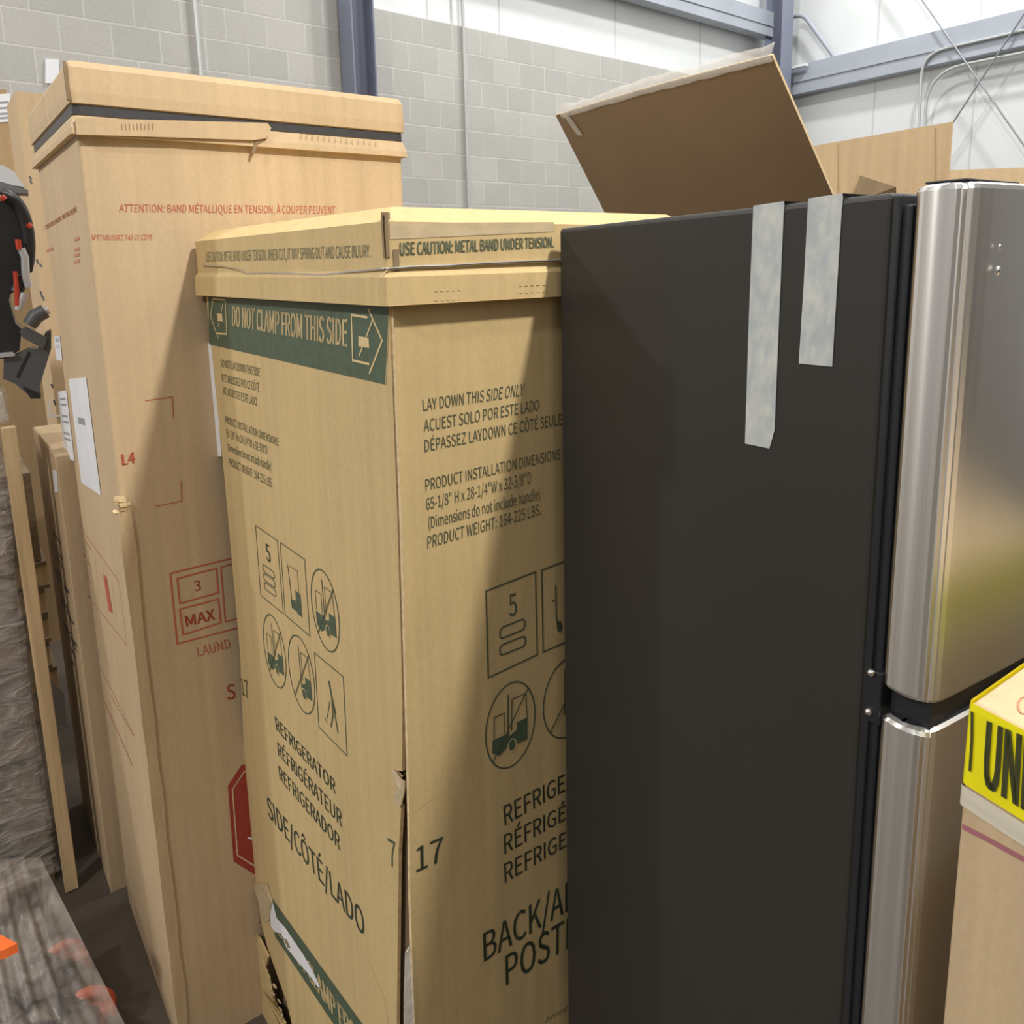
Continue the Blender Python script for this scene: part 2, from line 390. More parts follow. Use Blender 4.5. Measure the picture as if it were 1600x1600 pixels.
def brick_mat():
    Mx = bpy.data.materials.new('grey_concrete_block'); Mx.use_nodes = True; t = Mx.node_tree; b = t.nodes['Principled BSDF']
    b.inputs['Roughness'].default_value = 0.85
    c = t.nodes.new('ShaderNodeTexCoord'); s = t.nodes.new('ShaderNodeSeparateXYZ'); k = t.nodes.new('ShaderNodeCombineXYZ')
    t.links.new(c.outputs['Object'], s.inputs[0]); t.links.new(s.outputs[0], k.inputs[0]); t.links.new(s.outputs[2], k.inputs[1])
    br = t.nodes.new('ShaderNodeTexBrick'); br.offset = 0.5
    br.inputs['Color1'].default_value = srgb(192, 190, 184); br.inputs['Color2'].default_value = srgb(180, 179, 174); br.inputs['Mortar'].default_value = srgb(202, 200, 194)
    br.inputs['Scale'].default_value = 1; br.inputs['Mortar Size'].default_value = 0.006; br.inputs['Mortar Smooth'].default_value = 0.4
    br.inputs['Brick Width'].default_value = 0.275; br.inputs['Row Height'].default_value = course; br.inputs['Bias'].default_value = 0
    t.links.new(k.outputs[0], br.inputs['Vector'])
    n = t.nodes.new('ShaderNodeTexNoise'); n.inputs['Scale'].default_value = 60; n.inputs['Detail'].default_value = 5; t.links.new(c.outputs['Object'], n.inputs[0])
    n2 = t.nodes.new('ShaderNodeTexNoise'); n2.inputs['Scale'].default_value = 1.8; n2.inputs['Detail'].default_value = 6; t.links.new(c.outputs['Object'], n2.inputs[0])
    ad = t.nodes.new('ShaderNodeMath'); t.links.new(n.outputs[0], ad.inputs[0]); t.links.new(n2.outputs[0], ad.inputs[1])
    mr = t.nodes.new('ShaderNodeMapRange'); mr.inputs[1].default_value = 0.6; mr.inputs[2].default_value = 1.4; mr.inputs[3].default_value = 0.88; mr.inputs[4].default_value = 1.1
    t.links.new(ad.outputs[0], mr.inputs[0])
    mx = t.nodes.new('ShaderNodeMix'); mx.data_type = 'RGBA'; mx.blend_type = 'MULTIPLY'; mx.inputs[0].default_value = 1
    t.links.new(br.outputs[0], mx.inputs[6]); t.links.new(mr.outputs[0], mx.inputs[7]); t.links.new(mx.outputs[2], b.inputs['Base Color'])
    bp = t.nodes.new('ShaderNodeBump'); bp.inputs['Strength'].default_value = 0.35; bp.inputs['Distance'].default_value = 0.006
    t.links.new(br.outputs[1], bp.inputs['Height']); bp.invert = True; t.links.new(bp.outputs[0], b.inputs['Normal'])
    return Mx
M['block'] = brick_mat()
def panel_mat():
    Mx = mat('white_insulated_panel', srgb(226, 229, 229), 0.5, var=0.03, scale=(2, 2, 2))
    return Mx
M['panel'] = panel_mat()
M['seam'] = mat('panel_seam', srgb(206, 208, 208), 0.5)

wall_o = Vector((cor.x, cor.y, 0)) - wd*9.0
def wall_mesh(name, z0, z1, m, th, origin, length, nrm, d, zc=0):
    me = bpy.data.meshes.new(name)
    bm = bmesh.new(); L = length
    vs = [bm.verts.new((x, y, z)) for z in (z0, z1) for y in (0, th) for x in (0, L)]
    for f in [(0, 2, 3, 1), (4, 5, 7, 6), (0, 1, 5, 4), (2, 6, 7, 3), (0, 4, 6, 2), (1, 3, 7, 5)]: bm.faces.new([vs[i] for i in f])
    bm.to_mesh(me); bm.free(); me.materials.append(M[m])
    o = bpy.data.objects.new(name, me); COL.objects.link(o)
    ex = d; ey = -nrm; ez = Vector((0, 0, 1))
    mw = Matrix((ex, ey, ez)).transposed().to_4x4(); mw.translation = origin; o.matrix_world = mw
    return structure(o)
zoff = ztop - math.floor(ztop/course)*course
wb = wall_mesh('wall_back', 0 - zoff, ztop - zoff, 'block', 0.2, wall_o + Vector((0, 0, zoff)), 9.2, WALL.n, wd)
wu = wall_mesh('wall_back_upper', ztop, 6.4, 'panel', 0.12, wall_o - WALL.n*0.05, 9.2, WALL.n, wd)
rd = -RW.d if RW.d.y > 0 else RW.d
wr = wall_mesh('wall_right', 0, 6.4, 'panel', 0.12, Vector((cor.x, cor.y, 0)) - rd*0.3, 10.0, RW.n, rd)
mb = MB()
for px in (961, 1095, 668, 705, 780):
    p = WALL(px, 30, -0.05); q = Vector((p.x, p.y, 0))
    mb.box(q + Vector((0, 0, (ztop+6.4)/2)), wd*0.008, WALL.n*0.004, Vector((0, 0, (6.4-ztop)/2)), 'seam')
structure(mb.build('trim_1'))
mb = MB()
for k in range(1, 8):
    q = Vector((cor.x, cor.y, 0)) + rd*(k*1.0+0.15)
    mb.box(q + Vector((0, 0, 3.2)), rd*0.008, RW.n*0.004, Vector((0, 0, 3.2)), 'seam')
structure(mb.build('trim_2'))
mb = MB(); mb.box(Vector((0, 3.0, -0.05)), Vector((9, 0, 0)), Vector((0, 9, 0)), Vector((0, 0, 0.05)), 'concrete'); structure(mb.build('floor'))

# steel columns
def h_column(name, c, d, n, w, dep, z1, label):
    t = thing(name, label, 'column', Vector((c.x, c.y, 0)))
    zc = Vector((0, 0, z1/2)); hz = Vector((0, 0, z1/2)); c = Vector((c.x, c.y, 0))
    mb = MB(); mb.box(c+n*dep/2+zc, d*w/2, n*0.006, hz, 'steel_blue'); mb.build('flange', t)
    mb = MB(); mb.box(c-n*dep/2+zc, d*w/2, n*0.006, hz, 'steel_blue'); mb.build('flange', t)
    mb = MB(); mb.box(c+zc, d*0.004, n*(dep/2-0.006), hz, 'steel_dark'); mb.build('web', t)
    return t
c1 = WALL(559, 70, 0.11)
h_column('steel_column', c1, WALL.n, wd, 0.17, 0.17, 6.3, 'blue-grey steel column against the grey block wall, above the tall red-printed carton')
c2 = WALL(1224, 60, 0.20) + RW.n*0.08
h_column('steel_column', c2, wd, WALL.n, 0.20, 0.2, 6.3, 'blue-grey steel column in the corner beside the raised dark carton flap')

# girts
def c_girt(name, plane, za, zb, s0, s1, dep, label):
    A = plane.P + plane.d*0; A = Vector((A.x, A.y, 0)); t = None
    p0 = A+plane.d*s0; p1 = A+plane.d*s1; c = (p0+p1)/2; half = plane.d*(s1-s0)/2
    mb = MB(); n = plane.n; zm = (za+zb)/2; h = (zb-za)/2
    mb.box(c+n*dep+Vector((0, 0, zm)), half, n*0.004, Vector((0, 0, h)), 'girt')
    mb.box(c+n*dep/2+Vector((0, 0, zb)), half, n*dep/2, Vector((0, 0, 0.004)), 'girt')
    mb.box(c+n*dep/2+Vector((0, 0, za)), half, n*dep/2, Vector((0, 0, 0.004)), 'girt')
    mb.box(c+n*(dep*0.5)+Vector((0, 0, za+h*0.85)), half, n*dep*0.62, Vector((0, 0, 0.006)), 'girt')
    o = mb.build(name, None, Vector((c.x, c.y, za))); return tag(o, label, 'beam')
gz0 = (WALL(965, 5).z+WALL(1206, 60).z)/2; gz1 = WALL(1205, 28).z
sL = (WALL(800, 0)-WALL.P).dot(wd); sC = (cor-WALL.P).dot(wd)
c_girt('wall_girt', WALL, gz0, gz1, sL-1.5, sC-0.35, 0.12, 'grey steel girt on the white panel wall left of the corner column')
rz0 = (RW(1240, 150).z+RW(1600, 80).z)/2; rz1 = (RW(1270, 102).z+RW(1600, 22).z)/2
s2 = (RW(1600, 50)-RW.P).dot(RW.d)
c_girt('wall_girt', RW, rz0, rz1, s2-2.2 if s2 < 0 else 0.2, -0.12 if s2 < 0 else s2+2.2, 0.14, 'grey steel girt rising right across the white wall behind the crossed cables')

# conduits and cables
mb = MB(); a = WALL(309, 60, 0.03); mb.tube([Vector((a.x, a.y, 0.5)), Vector((a.x, a.y, 6))], 0.014, 'conduit')
tag(mb.build('conduit', None, Vector((a.x, a.y, 0.5))), 'thin grey conduit running up the block wall above the tall red-printed carton', 'pipe')
mb = MB(); a = WALL(727, 150, 0.03); mb.tube([Vector((a.x, a.y, 0.5)), Vector((a.x, a.y, 6))], 0.014, 'conduit')
tag(mb.build('conduit', None, Vector((a.x, a.y, 0.5))), 'thin grey conduit running up the block wall behind the green-printed carton', 'pipe')
def bend(pts, r=4):
    res = [pts[0]]
    for i in range(1, len(pts)-1):
        a, b, c = pts[i-1], pts[i], pts[i+1]
        k = min(0.35, 0.45*min((a-b).length, (c-b).length)) if r is None else min(r, 0.45*min((a-b).length, (c-b).length))
        p0 = b+(a-b).normalized()*k; p1 = b+(c-b).normalized()*k
        for j in range(9):
            t = j/8; res.append(p0*(1-t)**2+b*2*t*(1-t)+p1*t*t)
    res.append(pts[-1]); return res
R2 = RW.shifted(0.165)
a, b, c = R2(1437, 260), R2(1441, 84), R2(1640, 38)
mb = MB(); mb.tube(bend([vdown(a, 1.5), b, c], 0.22), 0.013, 'conduit')
tag(mb.build('conduit', None, vdown(a, 1.5)), 'pale bent conduit on the white wall, left one of the pair turning along the girt', 'pipe')
R3 = RW.shifted(0.155)
a, b, c = R3(1445, 260), R3(1449, 112), R3(1640, 74)
mb = MB(); mb.tube(bend([vdown(a, 1.5), b, c], 0.35), 0.013, 'conduit')
tag(mb.build('conduit', None, vdown(a, 1.5)), 'pale bent conduit on the white wall, right one of the pair with the wider bend', 'pipe')
R4 = RW.shifted(0.20)
for pts, lab in (([(1441, 0), (1600, 227)], 'thin steel brace cable falling to the right across the white wall'),
                 ([(1490, 190), (1600, 22)], 'thin steel brace cable rising to the right across the white wall')):
    A, B = R4(*pts[0]), R4(*pts[1]); d = (B-A)
    mb = MB(); mb.tube([A-d*1.2, B+d*1.2] if pts[0][1] == 0 else [A-d*1.6, B+d*1.2], 0.008, 'cable', 8)
    lo = min(A-d*1.2, B+d*1.2, key=lambda v: v.z)
    tag(mb.build('brace_cable', None, lo), lab, 'cable', 'crossed brace cables')
R5 = RW.shifted(0.12)
mb = MB(); mb.tube(bend([R5(1232, 28), R5(1256, 23), R5(1306, 92)], 0.1), 0.022, 'girt')
tag(mb.build('brace_tube', None, R5(1306, 92)), 'short bent grey tube from the corner column down to the girt', 'brace')
mb = MB(); p = R4(1244, 105); mb.box(p, RW.d*0.13, RW.n*0.03, Vector((0, 0, 0.012)), 'white_paper')
tag(mb.build('bracket', None, p), 'small white bracket at the corner column end of the right girt', 'bracket')
mb = MB(); a = [WALL(71, 92, 0.012), WALL(92, 93, 0.012), WALL(92, 130, 0.012), WALL(71, 130, 0.012)]; mb.slab(a, WALL.n, 0.01, 'white_paper')
tag(mb.build('wall_sign', None, a[3]), 'blank white sheet on the block wall behind the top corner of the tall carton', 'sign')

# ================================================================== TALL LAUNDRY CARTON
PB = vdown(at_depth(124, 240, 1.55)); BF = Plane(PB, 52.5); BL = Plane(PB, -36)
wR = (BF(627, 240)-PB).to_2d().length; wL = (BL(57, 245)-PB).to_2d().length
argsB = (PB, hdir(-36), wL, hdir(52.5), wR)
zt = (BF(105, 97).z+BF(620, 152).z)/2; zb1 = BF(112, 161).z; zb0 = BF(112, 181).z; zl = BF(112, 210).z
t = thing('tall_carton', 'tall red-printed laundry machine carton with black strap around its cap, left of the green-printed carton', 'carton', PB)
mb = MB(); loft(mb, argsB, [(0, 0, 0.006), (zl+0.03, 0, 0.006)], 'card')
r = 'red_ink'
put_text(mb, BF, 'ATTENTION: BAND MÉTALLIQUE EN TENSION, À COUPER PEUVENT', [(186, 319), (186, 331), (524, 322), (524, 334)], r)
put_text(mb, BF, "N'ETABLISSEZ PAS CE CÔTÉ", [(144, 367), (144, 375), (238, 367), (238, 375)], r)
px_stroke(mb, BF, [(227, 626), (269, 620), (271, 653)], 0.0016, r)
px_stroke(mb, BF, [(283, 752), (284, 783), (243, 791)], 0.0016, r)
put_text(mb, BF, 'L4', [(190, 710), (192, 727), (210, 706), (211, 723)], r, bold=0.02)
px_stroke(mb, BF, [(266, 896), (460, 848), (474, 954), (277, 1006)], 0.0032, r, True)
px_stroke(mb, BF, [(277, 904), (338, 888), (341, 926), (281, 943)], 0.0032, r, True)
px_stroke(mb, BF, [(281, 952), (341, 936), (345, 973), (286, 992)], 0.0032, r, True)
put_text(mb, BF, '3', [(303, 908), (305, 924), (312, 906), (314, 922)], r, bold=0.01)
put_text(mb, BF, 'MAX', [(289, 963), (292, 979), (334, 951), (336, 968)], r, bold=0.01)
px_stroke(mb, BF, [(345, 886), (400, 871), (408, 955), (352, 972)], 0.0028, r, True)
put_text(mb, BF, 'LAUND', [(307, 1011), (310, 1026), (358, 998), (361, 1012)], r)
put_text(mb, BF, 'S', [(354, 1071), (356, 1094), (366, 1068), (368, 1091)], r, bold=0.01)
oc = [(377, 1196), (356, 1228), (365, 1346), (402, 1369), (448, 1350), (462, 1300), (455, 1205), (425, 1178)]
px_poly(mb, BF, oc, 'red_dark', 0.0006)
cx_, cy_ = sum(p[0] for p in oc)/8, sum(p[1] for p in oc)/8
px_stroke(mb, BF, [lerp2(p, (cx_, cy_), 0.13) for p in oc], 0.0030, 'card_edge', True, 0.0012)
px_stroke(mb, BF, [(387, 1309), (400, 1312)], 0.004, 'white_paper', False, 0.0014)
# left face marks
f = 'red_faint'
put_text(mb, BL, 'ATTENTION: BANDE METALLIQUE', [(68, 354), (68, 361), (119, 322), (120, 330)], f, bold=0.01)
for i, y in enumerate((375, 391, 400, 410)): px_stroke(mb, BL, [(116, y), (124, y-3)], 0.006, f)
px_stroke(mb, BL, [(72, 393), (83, 388)], 0.006, f)
px_stroke(mb, BL, [(120, 817), (185, 908), (198, 1008), (131, 924)], 0.0022, f, True)
for k in range(4): px_stroke(mb, BL, [(127, 838+k*26), (142, 858+k*27)], 0.004, f)
for k in range(3): px_stroke(mb, BL, [(148+k*13, 866+k*18), (155+k*13, 950+k*14)], 0.0016, f)
px_poly(mb, BL, [(161, 897), (166, 901), (176, 958), (170, 955)], 'red_ink')
px_stroke(mb, BL, [(156, 1042), (210, 1150)], 0.002, f)
px_stroke(mb, BL, [(160, 1090), (206, 1195)], 0.006, f); px_stroke(mb, BL, [(172, 1085), (208, 1150)], 0.003, f)
px_stroke(mb, BL, [(186, 1380), (196, 1440)], 0.012, f)
px_stroke(mb, BL, [(192, 1400), (203, 1450)], 0.006, 'red_dark')
body = mb.build('body', t)
# creased overlap strip along the near corner, torn end
mb = MB(); nb = (BF.n+BL.n).normalized()
def corner_strip(mb, y0, y1, m):
    z1, z0 = BF(150, y0).z, max(0.005, BF(240, y1).z); N = 14; L = []; R_ = []; Mi = []
    for i in range(N+1):
        z = z0+(z1-z0)*i/N; j = random.uniform(-0.003, 0.003)
        L.append(Vector((PB.x, PB.y, z))+hdir(-36)*(0.020+j)+BL.n*0.0035); Mi.append(Vector((PB.x, PB.y, z))+nb*(0.008+j))
        R_.append(Vector((PB.x, PB.y, z))+hdir(52.5)*(0.020+j)+BF.n*0.0035)
    vs = L+Mi+R_; K = N+1
    mb.add(vs, [(i, K+i, K+i+1, i+1) for i in range(N)]+[(K+i, 2*K+i, 2*K+i+1, K+i+1) for i in range(N)], m)
corner_strip(mb, 792, 1700, 'card')
for k in range(9):
    c = Vector((PB.x, PB.y, BF(185, 786).z))+hdir(52.5)*random.uniform(-0.004, 0.022)+nb*random.uniform(0.004, 0.012)+Vector((0, 0, random.uniform(-0.025, 0.012)))
    mb.box(c, hdir(52.5)*random.uniform(0.002, 0.007), nb*0.002, Vector((random.uniform(-.003, .003), 0, random.uniform(0.002, 0.005))), 'card_edge')
mb.build('corner_crease', t)
# cap: upper skirt, strap recess, flared lip
mb = MB()
loft(mb, argsB, [(zl, 0.0125, 0.008), (zl+0.012, 0.0115, 0.008), (zb0, 0.006, 0.012), (zb0+0.002, 0.002, 0.012), (zb1-0.002, 0.002, 0.012), (zb1, 0.008, 0.012), (zb1+0.02, 0.009, 0.01), (zt-0.012, 0.0075, 0.008), (zt, 0.001, 0.008)], 'card', bottom=False)
loft(mb, argsB, [(zl, 0.0125, 0.008), (zl, 0.0005, 0.008)], 'card_edge', False, False)
px0 = BF.shifted(0.014)
mb.slab([px0(400, 205), px0(420, 207), px0(417, 217), px0(404, 224), px0(396, 243), px0(393, 238), px0(398, 222)], BF.n, 0.003, 'card_in')
px1 = BF.shifted(0.0175)
mb.slab([px1(118, 184), px1(418, 192), px1(424, 200), px1(416, 216), px1(396, 219), px1(250, 214), px1(120, 210)], BF.n, 0.004, 'card')
for k in range(9):
    xx = 190+k*6; px_stroke(mb, px1, [(xx, 194-(k % 3)), (xx+0.5, 203)], 0.0012, 'card_in')
for k in range(14):
    xx = 470+k*9; px_stroke(mb, BF.shifted(0.0115), [(xx, 209+k*0.9), (xx+0.5, 217+k*0.9)], 0.0012, 'card_in')
cz = (zt+zb1)/2
mb.box(Vector((PB.x, PB.y, cz))+nb*0.012+BL.d*0.004, BL.d*0.004, nb*0.004, Vector((0, 0, (zt-zb1)/2*0.9)), 'card_in')
mb.build('cap', t)
mb = MB(); loft(mb, argsB, [(zb0+0.003, 0.0045, 0.013), (zb1-0.003, 0.0045, 0.013)], 'black_band', False, False)
o = mb.build('strap', t); o['label'] = 'black strap'
# labels on left face
def label_part(plane, q, t, name, lab, marks, off=0.002):
    mb = MB(); mb.slab([plane(*p, off) for p in q], plane.n, 0.001, 'white_paper')
    for (u0, v0, u1, v1, m) in marks:
        px_poly(mb, plane, [inq(q, u0, v0), inq(q, u1, v0), inq(q, u1, v1), inq(q, u0, v1)], m, off+0.0008)
    o = mb.build(name, t); o['label'] = lab; return o
rows = [(0.2, 0.1+0.085*k, 0.8, 0.13+0.085*k, 'grey_print') for k in range(9) if k % 3 != 2]
label_part(BL, [(107, 592), (134, 590), (157, 774), (127, 754)], t, 'document_pouch', 'white document pouch', [(0.25, 0.36, 0.6, 0.42, 'grey_print')])
label_part(BL, [(90, 612), (103, 610), (116, 721), (101, 713)], t, 'shipping_label', 'white label printed in grey', rows)
label_part(BL, [(84, 526), (93, 525), (97, 564), (88, 562)], t, 'sticker', 'small white sticker', rows[:4])

# ================================================================== GREEN-PRINTED CARTON
PG = vdown(at_depth(611, 480, 1.062)); GR = Plane(PG, 51.5); GL = Plane(PG, -38)
gL = (GL(322, 465)-PG).to_2d().length; gR = (GR(1072, 325)-PG).to_2d().length
argsG = (PG, hdir(-38), gL, hdir(51.5), gR)
t = thing('printed_carton', 'golden cardboard refrigerator carton printed in green with torn lower corner, beside the black fridge side', 'carton', PG)
mb = MB()
inn = (PG + hdir(-38)*0.015 + hdir(51.5)*0.015, hdir(-38), gL-0.045, hdir(51.5), gR-0.03)
zc0 = GL(598, 478).z
loft(mb, inn, [(0.01, 0, 0.01), (zc0+0.05, 0, 0.01)], 'card_in')
zT = zc0+0.03
# left panel with torn lower-left edge and split near edge
Lp = [GL(322, 462), GL(350, 740), GL(375, 1020), GL(384, 1258), GL(391, 1290), GL(398, 1362), GL(401, 1385), GL(407, 1438), GL(419, 1485), GL(428, 1509), GL(448, 1566), GL(456, 1600)]
low = GL(456, 1600); low2 = GL(620, 1600)
Rr_ = [GL(620, 1600), GL(622, 1420), GL(623, 1330), GL(627, 1262), GL(622, 1250), GL(620, 1222), GL(625, 1215), GL(613, 1203), GL(628, 1205), GL(628.5, 1100), GL(626.5, 1000), GL(620.5, 800), GL(608, 480)]
pts = [Vector((Lp[0].x, Lp[0].y, zT))]+Lp+[vdown(low + GL.d*0, 0.0), vdown(low2, 0.0)]+Rr_+[Vector((Rr_[-1].x, Rr_[-1].y, zT))]
mb.slab(pts, GL.n, 0.006, 'card_y', 'card_edge')
q0 = [GR(614, 480), GR(627, 800), GR(634, 1050), GR(638, 1200), GR(640, 1300), GR(641, 1400), GR(648, 1600)]
re = GR(1072, 325)
pts = [Vector((q0[0].x, q0[0].y, zT))]+q0+[vdown(q0[-1]), vdown(re), Vector((re.x, re.y, zT))]
mb.slab(pts, GR.n, 0.006, 'card_y', 'card_edge')
g = 'green_text'
# green band and its inscription
px_poly(mb, GL, [(325, 450), (608.5, 462), (602, 601), (327, 538)], 'green_ink', 0.0005)
px_poly(mb, GL, [(602, 601), (608.5, 462), (609, 470), (603, 601)], 'card_y', 0.0006)
put_text(mb, GL, 'DO NOT CLAMP FROM THIS SIDE', [(363, 478), (363, 509), (542, 499), (542, 542)], 'tan_ink', off=0.0010, bold=0.012)
w = 0.0035
px_stroke(mb, GL, [(574, 496), (549, 492), (551, 563), (577, 569)], w, 'tan_ink', off=0.001)
px_stroke(mb, GL, [(575, 482), (597, 532), (577, 584)], w, 'tan_ink', off=0.001)
px_poly(mb, GL, [(560, 525), (576, 528), (577, 544), (560, 541)], 'tan_ink', 0.001)
px_stroke(mb, GL, [(561, 556), (571, 530), (582, 500)], w*0.8, 'tan_ink', off=0.0011)
px_stroke(mb, GL, [(333, 467), (352, 469), (354, 522), (338, 521)], w, 'tan_ink', off=0.001)
px_stroke(mb, GL, [(333, 466), (329, 494), (341, 529)], w, 'tan_ink', off=0.001)
px_poly(mb, GL, [(339, 489), (347, 491), (348, 503), (340, 501)], 'tan_ink', 0.001)
px_stroke(mb, GL, [(341, 510), (348, 476)], w*0.8, 'tan_ink', off=0.0011)
for s, q in (('DO NOT LAY DOWN THIS SIDE', [(345, 561), (345, 573), (406, 575), (406, 588)]),
             ("N'ETABLISSEZ PAS CE CÔTÉ", [(346, 584), (347, 596), (405, 599), (405, 612)]),
             ('NO ACUESTE ESTE LADO', [(348, 604), (349, 616), (401, 621), (401, 634)]),
             ('PRODUCT INSTALLATION DIMENSIONS:', [(351, 649), (352, 661), (435, 685), (435, 697)]),
             ('65-1/8" H x 28-1/4"W x 32-3/8"D', [(353, 670), (354, 682), (417, 697), (417, 710)]),
             ('(Dimensions do not include handle)', [(355, 693), (356, 704), (423, 722), (423, 736)]),
             ('PRODUCT WEIGHT: 164-225 LBS.', [(357, 715), (358, 727), (425, 748), (425, 762)])):
    put_text(mb, GL, s, q, g)
def slats(mb, P, rows, w):
    for (tl, tr, br, bl) in rows:
        k = 0.3; pts = []
        Q = [tl, tr, br, bl]
        for i in range(4):
            a, b, c = Q[i-1], Q[i], Q[(i+1) % 4]
            p0 = lerp2(b, a, k if i % 2 == 0 else 0.2); p1 = lerp2(b, c, 0.2 if i % 2 == 0 else k)
            p0 = lerp2(b, a, 0.42 if i % 2 == 0 else 0.16); p1 = lerp2(b, c, 0.16 if i % 2 == 0 else 0.42)
            for j in range(5):
                tt = j/4; pts.append(((p0[0]*(1-tt)**2+b[0]*2*tt*(1-tt)+p1[0]*tt*tt), (p0[1]*(1-tt)**2+b[1]*2*tt*(1-tt)+p1[1]*tt*tt)))
        px_stroke(mb, P, pts, w, g, True)
def truck(mb, P, E, load=True, cab=True, slash=True, lw=0.0018):
    """forklift pictogram inside ellipse E=(c,u,v): unit coords x right, y down"""
    c, u, v = E
    def T(x, y): return (c[0]+u[0]*x+v[0]*y, c[1]+u[1]*x+v[1]*y)
    G = 'green_ink'
    if load:
        px_stroke(mb, P, [T(-0.66, 0.15), T(-0.66, -0.35), T(-0.25, -0.35), T(-0.25, 0.15)], lw, g)
        px_poly(mb, P, [T(-0.72, 0.18), T(-0.12, 0.18), T(-0.12, 0.50), T(-0.42, 0.62), T(-0.72, 0.50)], G, 0.0009)
    px_stroke(mb, P, [T(-0.1, -0.75), T(-0.08, 0.45)], lw*1.4, g)
    px_poly(mb, P, [T(0.26, 0.0), T(0.70, 0.0), T(0.70, 0.52), T(0.26, 0.52)], G, 0.0009)
    px_poly(mb, P, [T(-0.06, 0.26), T(0.26, 0.18), T(0.26, 0.46), T(-0.06, 0.50)], G, 0.0010)
    if cab: px_stroke(mb, P, [T(0.06, 0.15), T(0.06, -0.6), T(0.62, -0.6), T(0.68, 0.0)], lw, g)
    px_poly(mb, P, [T(0.08+0.12*math.cos(a), 0.50+0.12*math.sin(a)) for a in [i*math.pi/6 for i in range(12)]], G, 0.0013)
    px_stroke(mb, P, [T(0.08+0.17*math.cos(a), 0.50+0.15*math.sin(a)) for a in [i*math.pi/6 for i in range(12)]], lw*0.9, 'tan_ink', True, 0.0012)
    if slash: px_stroke(mb, P, [T(0.72, -0.70), T(-0.70, 0.72)], lw*1.3, g, off=0.0015)
# left face pictograms
lw = 0.0022
px_stroke(mb, GL, [(399, 821), (433, 844.5), (442.5, 959), (407, 930)], lw, g, True)
px_stroke(mb, GL, [(437.5, 847.5), (475.5, 874), (484, 994), (445.5, 961)], lw, g, True)
put_text(mb, GL, '5', [(414, 848), (417, 875), (420, 852), (423, 880)], g, bold=0.01)
slats(mb, GL, [((410+k*1.2, 881+k*14), (428+k*1.2, 894+k*14), (429+k*1.2, 905+k*14), (411+k*1.2, 892+k*14)) for k in range(3)], lw)
px_stroke(mb, GL, [(449, 882), (452, 905), (457, 950)], lw, g); px_stroke(mb, GL, [(451, 884), (464, 892), (467, 930)], lw*0.7, g)
px_poly(mb, GL, [(461, 922), (469, 929), (472, 965), (464, 958)], 'green_ink'); px_poly(mb, GL, [(454, 936), (461, 938), (464, 956), (456, 950)], 'green_ink')
for E, ld in ((((508, 954), (21.5, 15.5), (5, 62.7)), True), (((429, 1017.5), (17, 13), (5, 56)), True), (((471, 1054), (20, 16), (5, 59.4)), False)):
    px_stroke(mb, GL, px_ellipse(*E), lw*1.2, g, True)
    truck(mb, GL, E, ld, lw=lw*0.8)
px_stroke(mb, GL, [(491, 1020), (536, 1057.5), (542, 1181), (498, 1136)], lw, g, True)
px_stroke(mb, GL, [(513.5, 1064), (519, 1094), (524, 1115)], 0.006, g)
px_stroke(mb, GL, [(518, 1090), (520, 1118), (517, 1136)], 0.004, g); px_stroke(mb, GL, [(521, 1104), (528, 1146)], 0.004, g); px_stroke(mb, GL, [(515, 1096), (511, 1122)], 0.002, g); px_stroke(mb, GL, [(507, 1120), (511, 1130)], 0.002, g)
put_text(mb, GL, '17', [(375, 1059), (378, 1085), (386, 1064), (389, 1093)], g)
for s, q in (('REFRIGERATOR', [(429, 1119), (432, 1141), (523, 1219), (524, 1241)]),
             ('RÉFRIGÉRATEUR', [(433, 1159), (435, 1180), (533, 1268), (534, 1293)]),
             ('REFRIGERADOR', [(435, 1196), (437, 1218), (530, 1305), (531, 1329)]),
             ('SIDE/CÔTÉ/LADO', [(416, 1243), (420, 1276), (567, 1424), (570, 1465)])):
    put_text(mb, GL, s, q, g, bold=0.006)
px_poly(mb, GL, [(418, 1394), (640, 1703), (640, 1768), (525, 1606), (430, 1464)], 'green_ink', 0.0006)
put_text(mb, GL, 'DO NOT CLAMP FROM THIS', [(432, 1432), (436, 1462), (612, 1682), (614, 1722)], 'tan_ink', off=0.001, bold=0.015)
px_poly(mb, GL, [(416, 1388), (425, 1405), (432.5, 1435), (446, 1450), (458, 1468), (476, 1495), (491, 1522), (500, 1541), (497, 1543), (482, 1522), (464, 1501), (447.5, 1480), (440, 1459), (429.5, 1456), (423.5, 1448), (420, 1408)], 'white_paper', 0.0016)
px_poly(mb, GL, [(443, 1466), (448, 1468), (454, 1482), (449, 1480)], 'card_in', 0.002)
put_text(mb, GL, '7', [(605.5, 1309), (608.5, 1352), (617, 1316), (618, 1358)], g)
# right face
for s, q in (('LAY DOWN THIS SIDE ONLY', [(660, 624), (661.5, 642), (820, 599), (817.5, 618)]),
             ('ACUEST SOLO POR ESTE LADO', [(662, 656), (662.5, 675), (842.5, 624), (842, 641)]),
             ('DÉPASSEZ LAYDOWN CE CÔTÉ SEULE', [(663, 687.5), (664, 706), (877, 646), (877, 663)]),
             ('PRODUCT INSTALLATION DIMENSIONS', [(664.5, 749), (665.5, 767), (875, 701), (875, 717)]),
             ('65-1/8" H x 28-1/4"W x 32-3/8"D', [(665.5, 779), (666.5, 797), (830, 737), (829.5, 755)]),
             ('(Dimensions do not include handle)', [(669, 808), (670, 826), (843, 763), (844, 780)]),
             ('PRODUCT WEIGHT: 164-225 LBS.', [(668, 838), (668, 857), (845, 787), (845, 804)])):
    put_text(mb, GR, s, q, g)
lw = 0.0026
